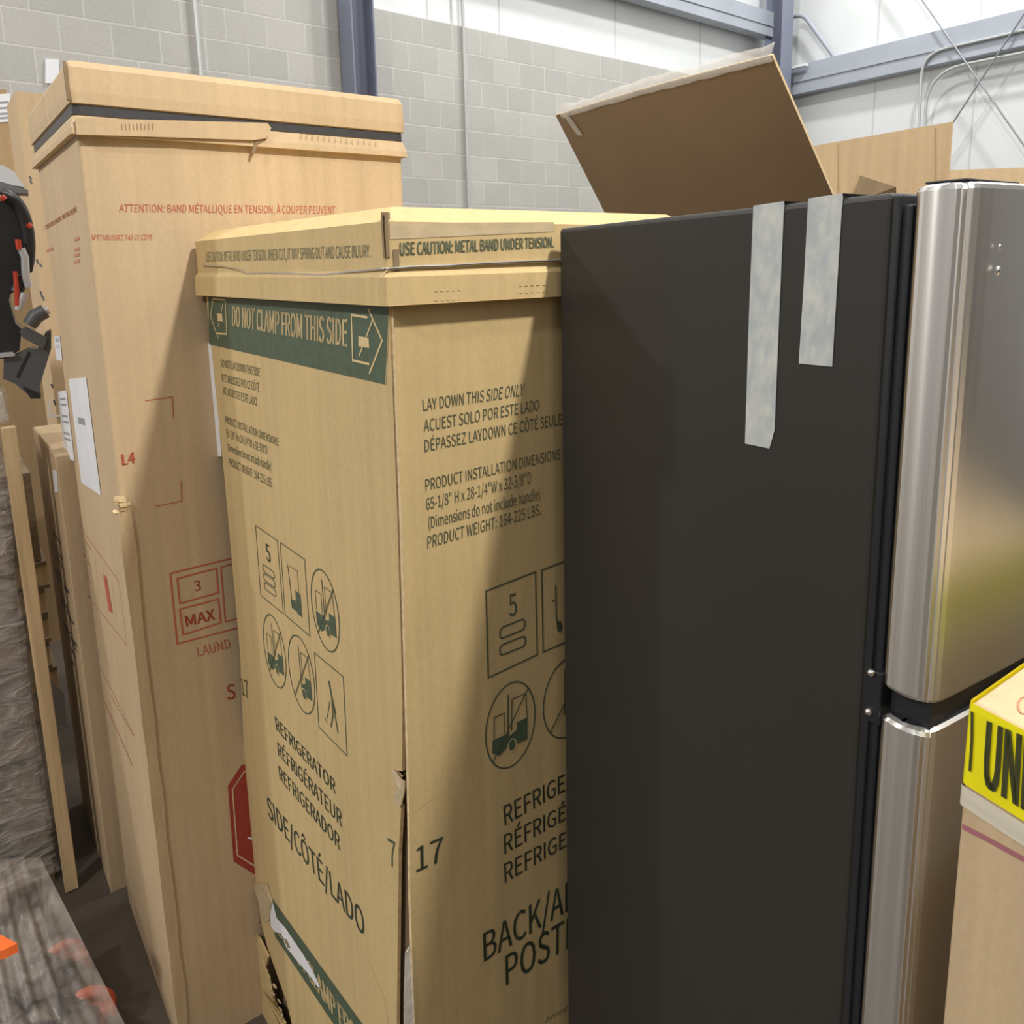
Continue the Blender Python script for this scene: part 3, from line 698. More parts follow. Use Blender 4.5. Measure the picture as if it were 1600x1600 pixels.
px_stroke(mb, GR, [(759.5, 923.5), (836.5, 893.5), (839.5, 1023), (763, 1059)], lw, g, True)
px_stroke(mb, GR, [(846.5, 891), (920, 862), (922, 986), (848.5, 1019)], lw, g, True)
px_stroke(mb, GR, [(868, 914), (869, 962), (871, 975)], lw, g); px_stroke(mb, GR, [(863, 940), (867, 937)], lw, g)
px_poly(mb, GR, [(874+4*math.cos(a), 979+9*math.sin(a)) for a in [i*math.pi/6 for i in range(12)]], 'green_ink')
put_text(mb, GR, '5', [(794.5, 930), (796, 964), (806.5, 926), (808, 960)], g)
slats(mb, GR, [((781, 982), (820, 966), (820, 983), (781, 999)), ((781, 1009), (821, 993), (821, 1009), (781, 1025))], lw)
E1 = ((797.4, 1133), (38.5, -17), (-0.5, 65.5)); px_stroke(mb, GR, px_ellipse(*E1, 48), lw, g, True); truck(mb, GR, E1, lw=0.0018)
E2 = ((886, 1090), (37, -17), (-0.5, 61)); px_stroke(mb, GR, px_ellipse(*E2, 48), lw, g, True); truck(mb, GR, E2, False, lw=0.0022)
for s, fl, q in (('REFRIGE', 'REFRIGERATOR', [(786.5, 1260), (789, 1290), (882, 1209), (882, 1236)]),
                 ('RÉFRIGÉ', 'RÉFRIGÉRATEUR', [(787, 1305), (788.5, 1335), (883, 1257), (883, 1281)]),
                 ('REFRIGE', 'REFRIGERADOR', [(787.5, 1350), (789, 1380), (884, 1299), (884, 1323)]),
                 ('BACK/A', 'BACK/ARRIÈRE/', [(755, 1459), (756.5, 1503), (880, 1382), (880, 1428)]),
                 ('POST', 'POSTERIOR', [(789.5, 1494), (791, 1540), (881, 1438), (880, 1486)]),
                 ('17', '17', [(650, 1325), (651, 1363), (692, 1307), (691, 1345)])):
    put_text(mb, GR, s, q, g, full=fl, bold=0.004)
for a, b in (((648, 1268), (682, 1243)), ((682, 1243), (712, 1210)), ((694, 1600), (800, 1478))): px_stroke(mb, GR, [a, b], 0.0008, 'tan_ink')
px_stroke(mb, GL, [(575, 1500), (600, 1560), (606, 1600)], 0.001, 'tan_ink')
for k in range(5): px_stroke(mb, GR, [(852+k*7, 1598-k*4), (858+k*7, 1588-k*4)], 0.002, g)
mb.build('body', t)
# cap
capG = GL.shifted(0.010); capR = GR.shifted(0.010)
zb = capG(603, 478).z; zw = capR(607, 346).z; ztp = zw+0.021
mb = MB()
loft(mb, argsG, [(zb, 0.0165, 0.006), (capR(607, 433).z, 0.0155, 0.006), (capR(607, 423).z, 0.010, 0.006), (zw, 0.010, 0.006), (ztp, -0.022, 0.006)], 'card_y', bottom=False)
loft(mb, argsG, [(zb, 0.017, 0.006), (zb, 0.0005, 0.006)], 'card_edge', False, False)
put_text(mb, capG, 'USE CAUTION: METAL BAND UNDER TENSION. WHEN CUT, IT MAY SPRING OUT AND CAUSE INJURY.', [(322, 394), (322, 409), (578, 382), (578, 402)], 'green_faded', off=0.0008)
put_text(mb, capR, 'USE CAUTION: METAL BAND UNDER TENSION.', [(625, 379), (625.5, 399), (865, 370), (865, 386)], 'green_faded', off=0.0008, bold=0.02)
for x0, y0, y1 in ((680, 454, 469), (812, 446, 457)):
    for k in range(5):
        for y in (y0, y1): px_stroke(mb, capR, [(x0+k*9, y-k*0.4), (x0+4+k*9, y-0.2-k*0.4)], 0.0016, 'tan_ink', off=0.0070)
px_poly(mb, capR, [(609, 348), (866, 347), (866, 362), (609, 374)], 'tape_card', 0.0005)
mb.build('cap', t)
mb = MB(); nbG = (GR.n+GL.n).normalized(); e0 = Vector((PG.x, PG.y, 0))
zs = [capG(600, y).z for y in (330, 400, 418)]
for (za, zb_, o1) in ((capG(600, 402).z, capG(600, 331).z, 0.010), (capG(603, 470).z, capG(603, 434).z, 0.010)):
    for s, dd in ((-1, GL.d), (1, GR.d)):
        mb.box(e0+nbG*o1+dd*0.004+Vector((0, 0, (za+zb_)/2)), dd*0.0022, nbG*0.006, Vector((0, 0, (zb_-za)/2)), 'card_in')
mb.box(e0+nbG*0.012+GR.d*0.016+Vector((0, 0, capG(606, 407).z)), GR.d*0.004, nbG*0.004, Vector((0, 0, 0.014)), 'card_in')
mb.build('corner_fold', t)
mb = MB(); c2 = GL.shifted(0.0125); c3 = GR.shifted(0.0125)
pl = [c2(x, y) for x, y in ((316, 414), (350, 416), (370, 420), (385, 427), (420, 426), (452, 427), (500, 430), (545, 425), (596, 420))]
pr = [c3(x, y) for x, y in ((608, 420), (640, 417), (700, 415), (760, 411), (870, 407))]
far = c3(1070, 402)
mb.tube(pl+[e0+nbG*0.022+Vector((0, 0, capG(602, 420).z))]+pr+[far], 0.0017, 'wire', 8)
o = mb.build('metal_band', t); o['label'] = 'silver wire band'
mb = MB(); G2 = GL.shifted(-0.002)
mb.slab([G2(316, 535), G2(333, 537), G2(346, 714), G2(338, 712)], GL.n, 0.0012, 'white_paper'); o = mb.build('paper_label', t); o['label'] = 'white paper label edge'
# torn scrap at the lower left corner
mb = MB()
def crumple(plane, pts, off, m, th=0.004, amp=0.006):
    P = [plane(x, y, off+random.uniform(-amp, amp)) for x, y in pts]; c = sum(P, Vector((0, 0, 0)))/len(P)+plane.n*random.uniform(0, amp)
    n = len(P); vs = P+[c]+[p-plane.n*th for p in P]+[c-plane.n*th]
    fs = []
    for i in range(n):
        j = (i+1) % n; fs += [(i, j, n), (n+1+j, n+1+i, 2*n+1), (i, n+1+i, n+1+j, j)]
    mb.add(vs, fs, m)
def jag(pts, n, a):
    res = []
    for i in range(len(pts)-1):
        for k in range(n): q = lerp2(pts[i], pts[i+1], k/n); res.append((q[0]+random.uniform(-a, a), q[1]+random.uniform(-a, a)))
    res.append(pts[-1]); return res
left_edge = jag([(382, 1455), (380, 1473), (389, 1515), (397, 1541), (404, 1600), (408, 1640)], 4, 1.6)
right_edge = jag([(452, 1640), (444, 1600), (428, 1560), (412, 1505)], 5, 2.0)
crumple(GL, left_edge+right_edge+[(419, 1495), (405, 1466), (394, 1456)], 0.010, 'card_y')
crumple(GL, jag([(395, 1379), (414, 1381), (423, 1411), (421, 1438), (411, 1440), (404, 1411)], 2, 1), 0.004, 'tape_card', amp=0.002)
crumple(GL, jag([(377, 1384), (382, 1377), (396, 1377), (407, 1438), (398, 1452), (384, 1456), (374, 1440), (372, 1420)], 3, 1.6), 0.001, 'card_in', amp=0.003)
for k in range(16):
    q = lerp2((376, 1390), (382, 1470), k/15) if k < 7 else lerp2((415, 1505), (445, 1600), (k-7)/8)
    c = GL(q[0]+random.uniform(-3, 3), q[1], 0.012)
    mb.box(c, GL.d*random.uniform(0.001, 0.004)+Vector((0, 0, random.uniform(-.002, .002))), GL.n*0.0015, Vector((random.uniform(-.003, .003), 0, random.uniform(0.001, 0.005))), 'card_edge')
crumple(GL, jag([(392, 1562), (400, 1556), (403, 1590), (394, 1592)], 2, 1), 0.012, 'white_paper', amp=0.002)
mb.build('torn_flap', t)
mb = MB(); mb.slab([GR(634, 1490, 0.003), GR(640, 1480, 0.003), GR(646, 1560, 0.003), GR(648, 1640, 0.003), GR(632, 1640, 0.003), GR(632, 1560, 0.003)], GR.n, 0.002, 'tape_clear'); mb.build('torn_tape', t)
mb = MB(); crumple(GL, jag([(613, 1203), (622, 1212), (632, 1222), (631, 1240), (624, 1262), (616, 1250), (618, 1230)], 2, 1), 0.004, 'tape_card', 0.002, 0.002)
mb.build('torn_tape', t)

# ================================================================== REFRIGERATOR
PF = vdown(at_depth(1525, 285, 0.72)); FS = Plane(PF, -34); FF = hdir(55); SD = hdir(-34)
def along(px, py): return (FS(px, py)-PF).dot(SD)
dr = along(873, 357); dc = along(1397, 300); dd = along(1425, 290)
zr, zf = FS(873, 357).z, FS(1397, 300).z; FWID = 0.56
t = thing('refrigerator', 'black-sided stainless steel top-freezer refrigerator standing unboxed in the middle of the cartons', 'refrigerator', PF)
mb = MB(); bm = bmesh.new()
c4 = [PF+SD*dc, PF+SD*dc+FF*FWID, PF+SD*dr+FF*FWID, PF+SD*dr]
zz = [zf, zf, zr, zr]
vs = [bm.verts.new((p.x, p.y, 0.03)) for p in c4]+[bm.verts.new((p.x, p.y, z)) for p, z in zip(c4, zz)]
for f in [(0, 1, 2, 3), (4, 7, 6, 5), (0, 4, 5, 1), (1, 5, 6, 2), (2, 6, 7, 3), (3, 7, 4, 0)]: bm.faces.new([vs[i] for i in f])
bmesh.ops.recalc_face_normals(bm, faces=bm.faces)
bmesh.ops.bevel(bm, geom=list(bm.edges), offset=0.006, segments=3, affect='EDGES', profile=0.5)
mb.bm(bm, 'black_paint')
mb.build('cabinet', t)
mb = MB(); zg = FS(1462, 1140).z
gd = (dc+dd)/2
mb.bbox(PF+SD*gd+FF*(FWID/2)+Vector((0, 0, (zf-0.012+0.1)/2)), SD*((dc-dd)/2-0.0005), FF*(FWID/2-0.004), Vector((0, 0, (zf-0.012-0.1)/2)), 'gasket', 0.002)
mb.bbox(PF+SD*(dc-0.004)+FF*(FWID/2)+Vector((0, 0, (zf+0.1)/2-0.003)), SD*0.004, FF*(FWID/2+0.0005), Vector((0, 0, (zf-0.1)/2)), 'black_trim', 0.0015)
o = mb.build('gasket', t); o['label'] = 'black door gasket and cabinet rim'
def door_profile():
    D = dd; pr = []
    r0 = 0.012
    for j in range(6):
        a = j/5*math.pi/2; pr.append((D-r0+r0*math.cos(a), r0-r0*math.sin(a)))   # rear rounding
    n_ = 24; x0_, x1_ = D-r0, 0.016
    pr += [(x0_+(x1_-x0_)*i/n_, -0.0022*math.sin(math.pi*i/n_)) for i in range(1, n_)]
    pr += [(0.016, 0.0003), (0.0130, 0.0020), (0.0115, 0.0020), (0.0090, 0.0045), (0.0076, 0.0048), (0.0052, 0.0080), (0.0042, 0.0086), (0.0022, 0.0140), (0.0012, 0.022), (0.0, 0.035)]
    N = 14
    for i in range(1, N):
        b = 0.035+(FWID-0.07)*i/N; pr.append((-0.010*math.sin(math.pi*i/N), b))
    pr += [(0.0, FWID-0.035), (0.002, FWID-0.014), (0.009, FWID-0.0045), (0.016, FWID), (D, FWID)]
    return pr
def door(name, z0, z1, lab, topb=0.006):
    mb = MB(); pr = door_profile(); lv = [(z0, 0.006), (z0+0.002, 0.002), (z0+0.006, 0), (z1-topb, 0), (z1-0.002, 0.002), (z1, 0.006)]
    rings = []
    for z, ins in lv:
        R = []
        for a, b in pr:
            a2 = min(max(a, ins+a*0), dd-0.0) if False else a+(ins if a < dd/2 else -ins)*1.0
            b2 = b+(ins if b < FWID/2 else -ins)*(1 if (b < 0.02 or b > FWID-0.02) else 0)
            R.append(PF+SD*a2+FF*b2+Vector((0, 0, z)))
        rings.append(R)
    n = len(pr)
    for j in range(len(rings)-1):
        mb.add(rings[j]+rings[j+1], [(n+i, n+(i+1) % n, (i+1) % n, i) for i in range(n)], 'steel')
    mb.poly(rings[-1][::-1], 'black_trim'); mb.poly(rings[0], 'black_trim')
    bm = bmesh.new(); vv = [bm.verts.new(v) for v in mb.v]
    for f, mi in zip(mb.f, mb.mi):
        try: bm.faces.new([vv[i] for i in f]).material_index = mi
        except ValueError: pass
    bmesh.ops.remove_doubles(bm, verts=bm.verts, dist=1e-6); bmesh.ops.recalc_face_normals(bm, faces=bm.faces)
    bm.verts.index_update()
    m2 = MB(); m2.m = mb.m
    m2.v = [v.co.copy() for v in bm.verts]; m2.f = [tuple(v.index for v in f.verts) for f in bm.faces]; m2.mi = [f.material_index for f in bm.faces]; m2.sm = [False]*len(m2.f); bm.free()
    o = m2.build(name, t); o['label'] = lab; return o
z_fb = FS(1474, 1118).z; z_rt = FS(1461, 1155).z; z_ft = FS(1525, 281).z
fd = door('freezer_door', z_fb, z_ft, 'upper stainless freezer door')
rd_ = door('fridge_door', 0.12, z_rt, 'lower stainless door')
mb = MB(); mb.box(PF+SD*(dd*0.5)+FF*(FWID/2)+Vector((0, 0, (z_fb+z_rt)/2)), SD*(dd*0.36), FF*(FWID/2-0.012), Vector((0, 0, (z_fb-z_rt)/2+0.002)), 'black_trim')
mb.bbox(PF+SD*(dc-0.010)+FF*0.03+Vector((0, 0, (z_fb+z_rt)/2)), SD*0.010, FF*0.0306, Vector((0, 0, 0.030)), 'black_trim', 0.002)
h = mb.build('hinge', t)
FFp = Plane(PF, 55); FSo = Plane(PF, -34)
for px, py in ((1361, 1051), (1357, 1112)):
    mb = MB(); c = FS(px, py, 0.002); bm = bmesh.new(); bmesh.ops.create_uvsphere(bm, u_segments=12, v_segments=8, radius=0.0042)
    for v in bm.verts: v.co = c+Vector(v.co)
    mb.bm(bm, 'chrome', True); o = mb.build('screw', h); o['label'] = 'bright screw head'
for px, py, rr in ((1562, 386, 0.0016), (1559, 423, 0.0025)):
    c = FFp(px, py, 0.004); mb = MB(); bm = bmesh.new(); bmesh.ops.create_uvsphere(bm, u_segments=12, v_segments=8, radius=rr)
    for v in bm.verts: v.co = c+Vector((v.co.x, v.co.y, v.co.z*1.7))
    mb.bm(bm, 'chrome', True); mb.build('handle_stud', fd)
mb = MB(); mb.bbox(PF+SD*(dd*0.55)+FF*0.06+Vector((0, 0, z_ft+0.002)), SD*0.019, FF*0.050, Vector((0, 0, 0.0012)), 'black_trim', 0.0008); mb.build('hinge_cover', t)
mb = MB(); mb.box(PF+SD*(dc+0.02)+FF*(FWID/2)+Vector((0, 0, 0.06)), SD*0.02, FF*(FWID/2-0.02), Vector((0, 0, 0.06)), 'black_trim'); mb.build('kick_plate', t)
for q, wrap in (([(1177, 325), (1225, 318), (1217, 500), (1210, 672), (1202, 701), (1164, 693), (1170, 500)], 0), ([(1262.5, 314), (1316.5, 306), (1308, 440), (1300, 573), (1248, 568), (1256, 440)], 0)):
    mb = MB(); P = [FS(x, y, 0.0012) for x, y in q]; mb.slab(P, FS.n, 0.0008, 'tape_mask')
    a, b = P[0], P[1]; up = Vector((0, 0, 0.0025)); mb.quad(a+up, b+up, b+up+FF*0.09, a+up+FF*0.09, 'tape_mask'); mb.quad(a, b, b+up, a+up, 'tape_mask')
    o = mb.build('tape_strip', t); o['label'] = 'mottled clear tape strip'

# ================================================================== YELLOW-TAPED CARTON, lower right
PC = vdown(at_depth(1517, 1097, 0.57)); CD = hdir(156); CB = hdir(54); CF = Plane(PC, 156)
cz = at_depth(1517, 1097, 0.57).z; cw, cdp = 0.62, 0.5
argsC = (PC, CB, cdp, CD, cw)
t = thing('taped_carton', 'tan carton sealed with yellow lettered tape, in front of the stainless door at lower right', 'carton', PC)
mb = MB(); loft(mb, argsC, [(0, 0, 0.004), (cz-0.003, 0, 0.004), (cz, -0.003, 0.004)], 'card')
px_stroke(mb, CF, [(1503, 1291), (1540, 1310), (1620, 1354)], 0.0045, 'purple', off=0.0008)
def top_c(px, py): return at_height(px, py, cz+0.0008)
ring = [top_c(1600+9*math.cos(a), 1102+13*math.sin(a)) for a in [2*math.pi*i/24 for i in range(24)]]
mb.stroke(ring, 0.0014, Vector((0, 0, 1)), 'red_faint', True)
mb.build('body', t)
def zc(px, py): return CF(px, py).z
mb = MB()
loft(mb, argsC, [(zc(1512, 1226), 0.0016, 0.005), (zc(1516, 1106), 0.0016, 0.005), (cz+0.0005, 0.0012, 0.005)], 'yellow', False, False)
CFo = CF.shifted(0.0016)
put_text(mb, CFo, 'UNI', [(1544, 1127), (1537, 1227), (1607, 1153), (1601, 1267)], 'black_ink', off=0.0012, bold=0.022)
px_stroke(mb, CFo, [(1518.6, 1112), (1518.2, 1158), (1515, 1205)], 0.0022, 'black_ink', off=0.0012)
o = mb.build('yellow_tape', t); o['label'] = 'yellow tape with black letters'
mb = MB(); loft(mb, argsC, [(zc(1506, 1258), 0.0022, 0.005), (zc(1512, 1229), 0.0022, 0.005)], 'white_tape', False, False)
o = mb.build('filament_tape', t); o['label'] = 'pale filament tape band'

# ================================================================== OPEN CARTON behind, raised flaps
Rq = at_depth(1307, 318, 1.86); Lq0 = Plane(Rq, -34)
Lq = Lq0(952, 330); hz = Rq.z
PO = vdown(Rq); wo = (vdown(Lq)-PO).length; od = hdir(-34); ow = hdir(55); odp = 0.62
t = thing('open_carton', 'open empty carton behind the fridge with a large dark flap raised over it', 'carton', PO)
mb = MB()
A = [PO, PO+ow*odp, PO+ow*odp+od*wo, PO+od*wo]
for i in range(4):
    a, b = A[i], A[(i+1) % 4]; c = sum(A, Vector((0, 0, 0)))/4; d = (b-a).normalized(); n = Vector((d.y, -d.x, 0))
    if n.dot(a-c) < 0: n = -n
    mb.slab([a, b, b+Vector((0, 0, hz)), a+Vector((0, 0, hz))], n, 0.007, 'card_dk')
mb.slab([p+Vector((0, 0, 0.01)) for p in A], Vector((0, 0, 1)), 0.008, 'card_dk')
mb.build('body', t)
# raised flap, leaning towards the viewer
hl, hr = PO+od*wo+Vector((0, 0, hz)), PO+Vector((0, 0, hz))
nrm = Plane(PO, -34).n
TR_ = at_depth(1206, 86, hr.y-0.16); TL_ = at_depth(868, 180, hl.y-0.13)
fn = (hr-hl).cross(TL_-hl).normalized()
if fn.dot(EYE-hl) < 0: fn = -fn
mb = MB()
# gently bowed sheet with real thickness
NX, NY = 16, 6; top = []; bot = []
for j in range(NY+1):
    for i in range(NX+1):
        u, v = i/NX, j/NY; p = (hl*(1-u)+hr*u)*(1-v)+(TL_*(1-u)+TR_*u)*v
        p = p+fn*(-0.012*math.sin(math.pi*u)*v)
        top.append(p); bot.append(p-fn*0.006)
idx = lambda i, j: j*(NX+1)+i; K = len(top); fs = []
for j in range(NY):
    for i in range(NX):
        fs.append((idx(i, j), idx(i+1, j), idx(i+1, j+1), idx(i, j+1))); fs.append((K+idx(i, j), K+idx(i, j+1), K+idx(i+1, j+1), K+idx(i+1, j)))
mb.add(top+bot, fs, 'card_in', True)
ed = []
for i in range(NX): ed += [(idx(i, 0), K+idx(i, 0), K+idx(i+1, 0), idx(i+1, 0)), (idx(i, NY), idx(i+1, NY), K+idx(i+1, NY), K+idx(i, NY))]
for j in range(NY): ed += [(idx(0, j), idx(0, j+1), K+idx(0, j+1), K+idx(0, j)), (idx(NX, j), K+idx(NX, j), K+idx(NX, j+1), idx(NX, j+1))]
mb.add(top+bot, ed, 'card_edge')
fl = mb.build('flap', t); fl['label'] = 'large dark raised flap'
mb = MB(); N = 24; row0, row1, row2 = [], [], []
upv = (TL_-hl).normalized()
for i in range(N+1):
    u = 0.03+0.97*i/N; p = TL_*(1-u)+TR_*u - fn*0.012*math.sin(math.pi*u)
    row0.append(p-upv*(0.012+random.uniform(0, 0.004))+fn*0.002); row1.append(p+fn*0.003)
    row2.append(p+upv*(0.014+random.uniform(-0.004, 0.005))-fn*(0.012+random.uniform(0, 0.01)))
K = N+1; mb.add(row0+row1+row2, [(i, i+1, K+i+1, K+i) for i in range(N)]+[(K+i, K+i+1, 2*K+i+1, 2*K+i) for i in range(N)], 'tape_clear', True)
p = TL_*0.955+TR_*0.045
mb.quad(p+fn*0.002, p+fn*0.002+(TR_-TL_)*0.03, p-upv*0.075+fn*0.002+(TR_-TL_)*0.055, p-upv*0.07+fn*0.002+(TR_-TL_)*0.025, 'tape_clear')
mb.build('packing_tape', fl)
# far upright flap
OF = Plane(PO+ow*odp, -34)
hr2 = PO+ow*odp+Vector((0, 0, hz)); 
x0, x1 = OF(1225, 236), OF(1488, 190)
mb = MB(); mb.slab([x0, x1, Vector((x1.x, x1.y, hz)), Vector((x0.x, x0.y, hz))], OF.n, 0.006, 'card')
for px in (1310, 1462): px_stroke(mb, OF, [(px, 222-(px-1275)*0.16+8), (px, 300)], 0.004, 'card_dk', off=0.0008)
o = mb.build('flap', t); o['label'] = 'upright tan flap lit from the front'
# short front flap corner
SF = Plane(PO+Vector((0, 0, 0)), 55)
s0 = [PO+ow*0.05+Vector((0, 0, hz)), PO+ow*(odp-0.05)+Vector((0, 0, hz))]
tip = [at_depth(1344, 274, s0[0].y-0.02), at_depth(1400, 292, s0[0].y+0.06)]
mb = MB(); P = [s0[0], s0[0]+ow*0.2, tip[1], tip[0]]; nn = (P[1]-P[0]).cross(P[3]-P[0]).normalized(); nn = nn if nn.dot(EYE-P[0]) > 0 else -nn
mb.slab(P, nn, 0.006, 'card', 'card_edge'); mb.build('flap', t)

# second carton beyond at the right edge
Pd = vdown(at_depth(1450, 262, 2.7)); zd = at_depth(1540, 260, 2.6).z
dc_ = Plane(Pd, 100)
t = thing('carton', 'tan carton whose top edge shows just above the stainless freezer door at the right edge', 'carton', Pd)
mb = MB(); loft(mb, (Pd, hdir(8), 0.5, hdir(98), 0.9), [(0, 0, 0.005), (zd, 0, 0.005)], 'card'); mb.build('body', t)
mb = MB(); c = Pd+hdir(8)*0.25+Vector((0, 0, zd+0.001)); mb.box(c+hdir(98)*0.45, hdir(98)*0.449, hdir(8)*0.025, Vector((0, 0, 0.0006)), 'tape_card'); mb.build('packing_tape', t)

# ================================================================== LEFT SIDE
# narrow carton just behind the tall one
PS = vdown(at_depth(86, 712, 2.06)); SLp = Plane(PS, -36); SRp = Plane(PS, 52.5)
zs_ = at_depth(86, 712, 2.06).z; sl = (at_height(50, 667, zs_)-Vector((PS.x, PS.y, zs_))).length
t = thing('short_carton', 'chest-high carton with a pale top, just behind the left face of the tall red-printed carton', 'carton', PS)
mb = MB(); loft(mb, (PS, hdir(-36), max(0.3, sl), hdir(52.5), 0.5), [(0, 0, 0.004), (zs_-0.004, 0, 0.004), (zs_, -0.003, 0.004)], 'card')
for k in range(26):
    y = 830+k*8; x = 84+(y-830)*0.14+random.uniform(-8, 5); px_stroke(mb, SLp, [(x, y), (x+random.uniform(3, 10), y+random.uniform(6, 14))], random.uniform(0.006, 0.014), 'grey_plastic', off=0.0008)
mb.build('body', t)
qq = [(82, 735), (88, 735), (91, 769), (85, 769)]
mb = MB(); 
mb.slab([SLp(x, y, 0.0015) for x, y in qq], SLp.n, 0.001, 'white_paper'); o = mb.build('sticker', t); o['label'] = 'small white sticker'

# tall slim carton further back and another at the edge
P2 = vdown(at_depth(37, 250, 2.75)); z2 = at_depth(31, 142, 2.75).z
t = thing('slim_carton', 'tall slim carton with dark marks on its edge, directly behind the tall red-printed carton', 'carton', P2)
mb = MB(); loft(mb, (P2, hdir(-36), 0.3, hdir(52.5), 0.5), [(0, 0, 0.004), (z2, 0, 0.004)], 'card')
p2 = Plane(P2, 52.5)
for (x, y, l) in ((46, 275, 6), (47, 282, 5), (57, 405, 7), (62, 412, 5), (63, 455, 9), (66, 462, 8), (80, 600, 6), (84, 625, 8)): px_stroke(mb, p2, [(x, y), (x+3, y+l)], 0.006, 'grey_plastic', off=0.0008)
mb.build('body', t)
mb = MB(); mb.slab([p2(76, 626, 0.002), p2(79, 626, 0.002), p2(80, 648, 0.002), p2(95, 648, 0.002), p2(95, 652, 0.002), p2(77, 652, 0.002)], p2.n, 0.001, 'white_paper'); mb.build('label_strip', t)
P3 = vdown(at_depth(24, 250, 3.75)); z3 = at_depth(24, 140, 3.75).z
t = thing('slim_carton', 'tan carton with a white barcode label near its top, at the left edge', 'carton', P3)
mb = MB(); loft(mb, (P3, hdir(-36), 0.25, hdir(232.5), 0.7), [(0, 0, 0.004), (z3, 0, 0.004)], 'card_dk')
mb.build('body', t)
p3 = Plane(P3, 52.5); q3 = [(-12, 148), (16, 146), (16, 190), (-12, 192)]
mb = MB(); mb.slab([p3(x, y, 0.003) for x, y in q3], p3.n, 0.001, 'white_paper')
for v in (0.3, 0.5, 0.7, 0.85): px_stroke(mb, p3, [inq(q3, 0.4, v), inq(q3, 0.9, v)], 0.008, 'grey_print', off=0.004)
mb.build('shipping_label', t)
# wrapped pallet load with corner post
PW = at_height(112, 1388, 0.0); wdn = -hdir(52.5)
WF = Plane(PW, 52.5); zW = WF(22, 668).z
t = thing('wrapped_load', 'grey-brown pallet load in shiny stretch film behind the pale wooden post', 'pallet load', PW)
a0 = PW - hdir(52.5)*0.03 + hdir(-36)*0.05
mb = MB(); loft(mb, (a0, hdir(-36), 0.55, wdn, 0.75), [(0.12, 0, 0.02), (zW-0.02, 0, 0.02)], 'goods')
for z in (0.14, 0.42, 0.70, 0.98): 
    mb.box(a0+wdn*0.375-hdir(-36)*0.002+Vector((0, 0, z)), wdn*0.37, hdir(-36)*0.003, Vector((0, 0, 0.006)), 'grey_plastic')
mb.build('goods', t)
mb = MB(); zz = [0.05+(zW-0.06)*k/16 for k in range(17)]
loft(mb, (a0, hdir(-36), 0.55, wdn, 0.75), [(z, 0.012+random.uniform(0, 0.010), 0.03) for z in zz], 'film', False, False)
o = mb.build('stretch_film', t); o['label'] = 'shiny clear stretch film'
mb = MB(); mb.box(a0+wdn*0.375+hdir(-36)*0.275+Vector((0, 0, 0.06)), wdn*0.37, hdir(-36)*0.26, Vector((0, 0, 0.06)), 'wood_dk'); mb.build('pallet', t)
mb = MB(); mb.bbox(PW+Vector((0, 0, zW/2+0.004)), hdir(52.5)*0.017, hdir(-36)*0.017, Vector((0, 0, zW/2)), 'wood', 0.002)
o = mb.build('wooden_post', None, PW); tag(o, 'pale upright wooden post at the corner of the film-wrapped load', 'post')
A1 = WF(14, 668); mb = MB(); c = PW+wdn*0.12+Vector((0, 0, zW+0.002))+hdir(-36)*0.12
z5 = WF(20, 612).z
mb.bbox(Vector((PW.x, PW.y, (zW+0.012+z5)/2))+wdn*0.22+hdir(-36)*0.16, wdn*0.22, hdir(-36)*0.15, Vector((0, 0, (z5-zW-0.012)/2)), 'goods', 0.006)
t5 = thing('wrapped_box', 'pale film-wrapped box lying on top of the wrapped load, under the black machine', 'box', Vector((PW.x, PW.y, zW+0.012))+wdn*0.22+hdir(-36)*0.16)
mb.m = ['white_tape']; mb.build('box', t5)
mb = MB(); loft(mb, (Vector((PW.x, PW.y, 0))-wdn*0.004+hdir(-36)*0.006, hdir(-36), 0.308, wdn, 0.448), [(zW+0.012, 0.002, 0.01), (z5+0.003, 0.003, 0.01)], 'film', False, True); mb.build('stretch_film', t5)

# black machine on the load
MP = Plane(PW + hdir(-36)*0.10, 60)
tm = thing('machine', 'black and grey plastic machine with red and silver trim, cut off at the left edge', 'machine', Vector((PW.x, PW.y, z5+0.004))+wdn*0.2+hdir(-36)*0.12)
def px_slab(mb, pts, off, th, m): mb.slab([MP(x, y, off) for x, y in pts], MP.n, th, m)
def arc(c, r, a0, a1, n): return [(c[0]+r[0]*math.cos(math.radians(a0+(a1-a0)*i/n)), c[1]+r[1]*math.sin(math.radians(a0+(a1-a0)*i/n))) for i in range(n+1)]
mb = MB(); px_slab(mb, [(-190, 350), (-8, 318)]+arc((5, 385), (40, 78), -80, 75, 14)+[(14, 470), (24, 505), (34, 515), (30, 548), (10, 560), (-190, 575)], 0.0, 0.16, 'black_plastic'); mb.build('housing', tm)
mb = MB(); P = [MP(x, y, 0.012) for x, y in arc((2, 385), (43, 82), -88, 60, 18)]; mb.tube(P, [0.016]*len(P), 'black_plastic', 8); mb.build('pad', tm)
mb = MB(); px_slab(mb, [(-30, 262), (4, 258), (22, 268), (38, 292), (22, 290), (2, 284), (-30, 283)], -0.01, 0.12, 'silver')
o = mb.build('hood', tm); o['label'] = 'silver white hood'
mb = MB(); px_slab(mb, [(-30, 284), (4, 285), (34, 294), (44, 297), (44, 302), (2, 300), (-30, 302)], 0.0, 0.1, 'grey_plastic')
mb.build('shelf_edge', tm)
mb = MB(); mb.tube([MP(33, 388, 0.03), MP(39, 402, 0.03), MP(40, 430, 0.03), MP(45, 449, 0.03)], 0.010, 'silver', 8); mb.tube([MP(38, 458, 0.03), MP(33, 470, 0.03), MP(28, 484, 0.03)], 0.010, 'silver', 8)
o = mb.build('silver_rail', tm); o['label'] = 'silver rail'
